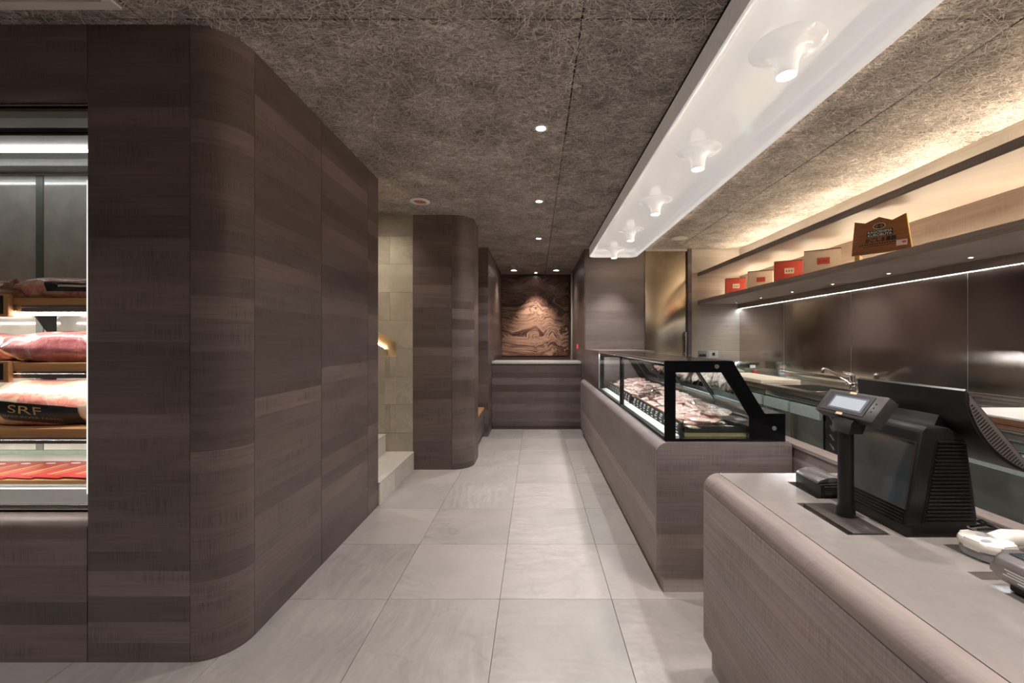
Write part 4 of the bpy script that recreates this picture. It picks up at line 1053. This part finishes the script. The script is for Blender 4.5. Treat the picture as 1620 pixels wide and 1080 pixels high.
obj('corner_post', MB().box(-2.032, -2.02, 1.86, 1.875, .7, 2.12), emit('painted_edge_glow', (1, .97, .9), .45), fg)  # post is no lamp; weak emission paints its bright edge line
PERF = NT('perforated_steel')
vp = PERF.t.nodes.new('ShaderNodeTexVoronoi'); vp.inputs['Scale'].default_value = 150; vp.inputs['Randomness'].default_value = 0.0
PERF.t.links.new(PERF.n('NewGeometry'), vp.inputs['Vector'])
PERF.set(Base_Color=PERF.mix(PERF.rng(vp.outputs['Distance'], .28, .34, 0, 1), (.04, .035, .03), (.46, .43, .38)), Metallic=.8, Roughness=.3)
obj('ceiling_grille', MB().box(FRX, FX-.012, 1.925, 2.02, 2.44, 2.45), PERF.m, fg)
obj('ceiling_slot', MB().box(FRX, FX-.012, 2.021, 2.095, 2.455, 2.465), CORE, fg)
obj('ceiling_grille', MB().box(FRX, FX-.012, 2.096, 2.365, 2.44, 2.45), PERF.m, fg)
obj('ceiling_frame', MB().box(FRX, FX-.012, 2.366, FB+.01, 2.40, 2.45, .004), plain('frame_grey', (.42, .42, .4), .35), fg)
obj('back_head', MB().box(FRX, FX-.012, FB-.012, FB+.01, 2.386, 2.399), ALU, fg)
FLED = emit('fridge_led', (1, .95, .88), 13.0)
obj('ceiling_tube', MB().tube([(FRX+.05, 2.24, 2.428), (FX-.05, 2.24, 2.428)], .009, 8), emit('fridge_tube', (.95, .98, 1), 3.2), fg)
obj('front_head', MB().box(FRX, FX-.005, LY+.09, 1.924, 2.436, 2.45), plain('bronze_head', (.12, .095, .08), .4), fg)
obj('head_strip', MB().box(FRX, FX-.005, LY+.068, LY+.075, 2.452, 2.457), ALU, fg)
YS = 1.95
def fz(py): return EYE+(VY-py)*YS/K
for si, (pt, pw_, pm) in enumerate(((471, 482, 493), (574, 587, 598), (678, 692, 702))):
    zt, zw, zm = fz(pt), fz(pw_), fz(pm)
    s_ = obj('shelf', MB().box(FRX+.01, FX-.06, YS+.004, 2.36, zw-.012, zw-.0005).box(FRX+.01, FX-.06, YS+.004, YS+.012, zm, zw-.0125), STEELB, fg)
    obj('shelf_board', MB().box(FRX+.01, FX-.06, YS, 2.34, zw, zt, .002), TANW, s_)
    lz = zm-.016 if si == 0 else zm+.004
    obj('led_strip', MB().box(FRX+.02, FX-.065, YS+.013, YS+.035, lz, lz+.012), FLED, s_)
    for bx in (-2.86, -2.38):
        obj('bracket', MB().prism([(2.355, zw-.0125), (2.355, zw-.03), (2.43, zw-.14), (2.455, zw-.14), (2.455, zw-.0125)], 'x', bx-.012, bx), DARKP, s_)
for si, (pa, pb) in enumerate(((465, 501), (571, 604))):
    za, zb_ = fz(pb), fz(pa)
    t = thing('price_holder', ['wooden price sign holder clipped to the top refrigerator shelf', 'wooden price sign holder clipped to the middle refrigerator shelf'][si], 'price sign', (-2.55, YS-.01, za))
    obj('frame', MB().box(-2.66, -2.475, YS-.022, YS-.001, za, zb_, .003), TANW, t)
    c = obj('card', MB().box(-2.65, -2.497, YS-.0245, YS-.0222, za+.012, zb_-.01), INKB, t)
    m_ = MB()
    for q in range(4): m_.quad((-2.545, YS-.025, za+.03+.013*q), (-2.545+.02+.008*(q % 3), YS-.025, za+.03+.013*q), (-2.545+.02+.008*(q % 3), YS-.025, za+.036+.013*q), (-2.545, YS-.025, za+.036+.013*q))
    obj('print', m_, INKW, c, smooth=0)
# bottom boards
zb1, zb0 = fz(760), fz(771)
obj('deck_board', MB().box(FRX+.01, FX-.06, YS-.02, 2.2, fz(787), fz(776)+.003, .002), TANW, fg)
obj('deck_board', MB().box(FRX+.01, FX-.06, YS+.004, 2.27, zb0+.003, zb1, .002), TANW, fg)

# wrapped meat
def pack(name, label, m_, L, Wd, H, loc, seed, rz=0, wr=.14, sharp=4.0):
    return obj(name, blob(L, Wd, H, seed, 40, 28, wr, sharp), m_, local=True, origin=loc, rot=(0, 0, rz), label=label, cat='meat', group='wrapped meat in the refrigerator', smooth=70)
z1, z2, z3 = fz(471)+.0005, fz(574)+.0005, fz(678)+.0005
p1 = pack('wrapped_meat', 'pink vacuum-wrapped meat with dark printed band on the top shelf', BEEFP, .50, .22, .125, (-2.33, 2.09, z1), 2, .06)
pack('wrapped_meat', 'pale wrapped meat with loose film end at the left of the top shelf', BEEFP, .36, .2, .12, (-2.86, 2.12, z1), 5, .1)
p2 = pack('wrapped_meat', 'large dark red wrapped meat on the middle shelf', BEEFW, .56, .26, .165, (-2.37, 2.1, z2), 9, -.05)
pack('wrapped_meat', 'purple red wrapped meat behind the price sign on the middle shelf', BEEFW, .44, .24, .155, (-2.86, 2.15, z2), 12, .08)
p3 = pack('wrapped_meat', 'large fatty wrapped meat with black lettered label on the lower shelf', BEEFP, .66, .28, .235, (-2.42, 2.11, z3), 15, .03, .10, 5.0)
# loose film end
fl = MB(); fl.grid(lambda u, v: ((-2.71+.09*u, 2.05+.09*v+.02*math.sin(5*u), z1+.055+.045*u+.012*math.sin(9*v+4*u))), 8, 8)
FILM = plain('wrap_film', (.78, .66, .58), .2, coat=1.0); 
fo = obj('film_end', fl, FILM, [o for o in COL.objects if o.name.startswith('wrapped_meat')][1], smooth=60)
fo.modifiers.new('thick', 'SOLIDIFY').thickness = .004
# labels that follow the pack surface
from mathutils.bvhtree import BVHTree
def wrap(host, mb, cx, cz, tilt, off, mat_, name):
    """project a flat (x,y) mesh onto the viewer-facing side of the host pack"""
    bpy.context.view_layer.update()
    me = host.data; tree = BVHTree.FromPolygons([v.co for v in me.vertices], [tuple(p.vertices) for p in me.polygons])
    ca, sa = math.cos(tilt), math.sin(tilt)
    for v in mb.bm.verts:
        x, y = v.co.x*ca-v.co.y*sa+cx, v.co.x*sa+v.co.y*ca+cz
        hit = tree.ray_cast(Vector((x, -1, y+.12)), Vector((0, 1, -.12)).normalized())
        if hit[0] is None: hit = (Vector((x, 0, y)), Vector((0, -1, 0)))
        nrm_ = hit[1] if hit[1].y < 0 or hit[1].z > 0 else -hit[1]
        v.co = hit[0]+nrm_*off
    return obj(name, mb, mat_, host, local=True, smooth=50)
def sheet(w, h, nu=24, nv=8):
    return MB().grid(lambda u, v: (-w/2+w*u, -h/2+h*v, 0), nu, nv)
LBL = plain('label_black', (.018, .016, .018), .3)
lb = wrap(p3, sheet(.33, .088), .03, .052, R(-6), .003, LBL, 'printed_label')
wrap(p3, text_bm('SRF', .05, fit=(.135, .036)), -.015, .070, R(-6), .0055, GOLD, 'lettering')
wrap(p3, text_bm('SNAKE RIVER FARMS', .02, fit=(.25, .011)), -.005, .036, R(-6), .0055, plain('dim_gold', (.32, .22, .14), .5), 'lettering')
wrap(p3, sheet(.05, .06, 6, 6), -.185, .06, R(-4), .003, LBL, 'printed_mark')
wrap(p1, sheet(.28, .04), .12, .045, R(2), .003, LBL, 'printed_band')
wrap(p1, sheet(.2, .010, 14, 2), .14, .05, R(4), .0045, plain('band_gold', (.55, .45, .30), .4), 'band_stripe')
# red packets on the bottom board
REDP = plain('red_packet', (.40, .018, .02), .4)
for i in range(6):
    x = -2.88+.135*i
    t = thing('red_packet', ['leftmost red printed packet on the bottom board', 'second red packet from the left on the bottom board', 'third red packet from the left on the bottom board', 'fourth red packet from the left on the bottom board', 'fifth red packet from the left on the bottom board', 'rightmost red printed packet on the bottom board'][i], 'packet', (x, 2.11, zb1+.0005+.0016*i), (0, 0, R(-8)), group='red packets in the refrigerator')
    obj('sheet', MB().box(-.085, .085, -.14, .13, 0, .0014), REDP, t, local=True)
    m_ = MB(); m_.quad((-.045, -.10, .0018), (-.02, -.10, .0018), (-.02, .08, .0018), (-.045, .08, .0018))
    m_.quad((.0, -.10, .0018), (.008, -.10, .0018), (.008, .06, .0018), (.0, .06, .0018)); obj('gold_bar', m_, GOLD, t, local=True, smooth=0)
    m_ = MB(); m_.prism([(-.01+.028*math.cos(q), .10+.012*math.sin(q)) for q in (2*math.pi*j/14 for j in range(14))], 'z', .0016, .002); obj('white_mark', m_, INKW, t, local=True)
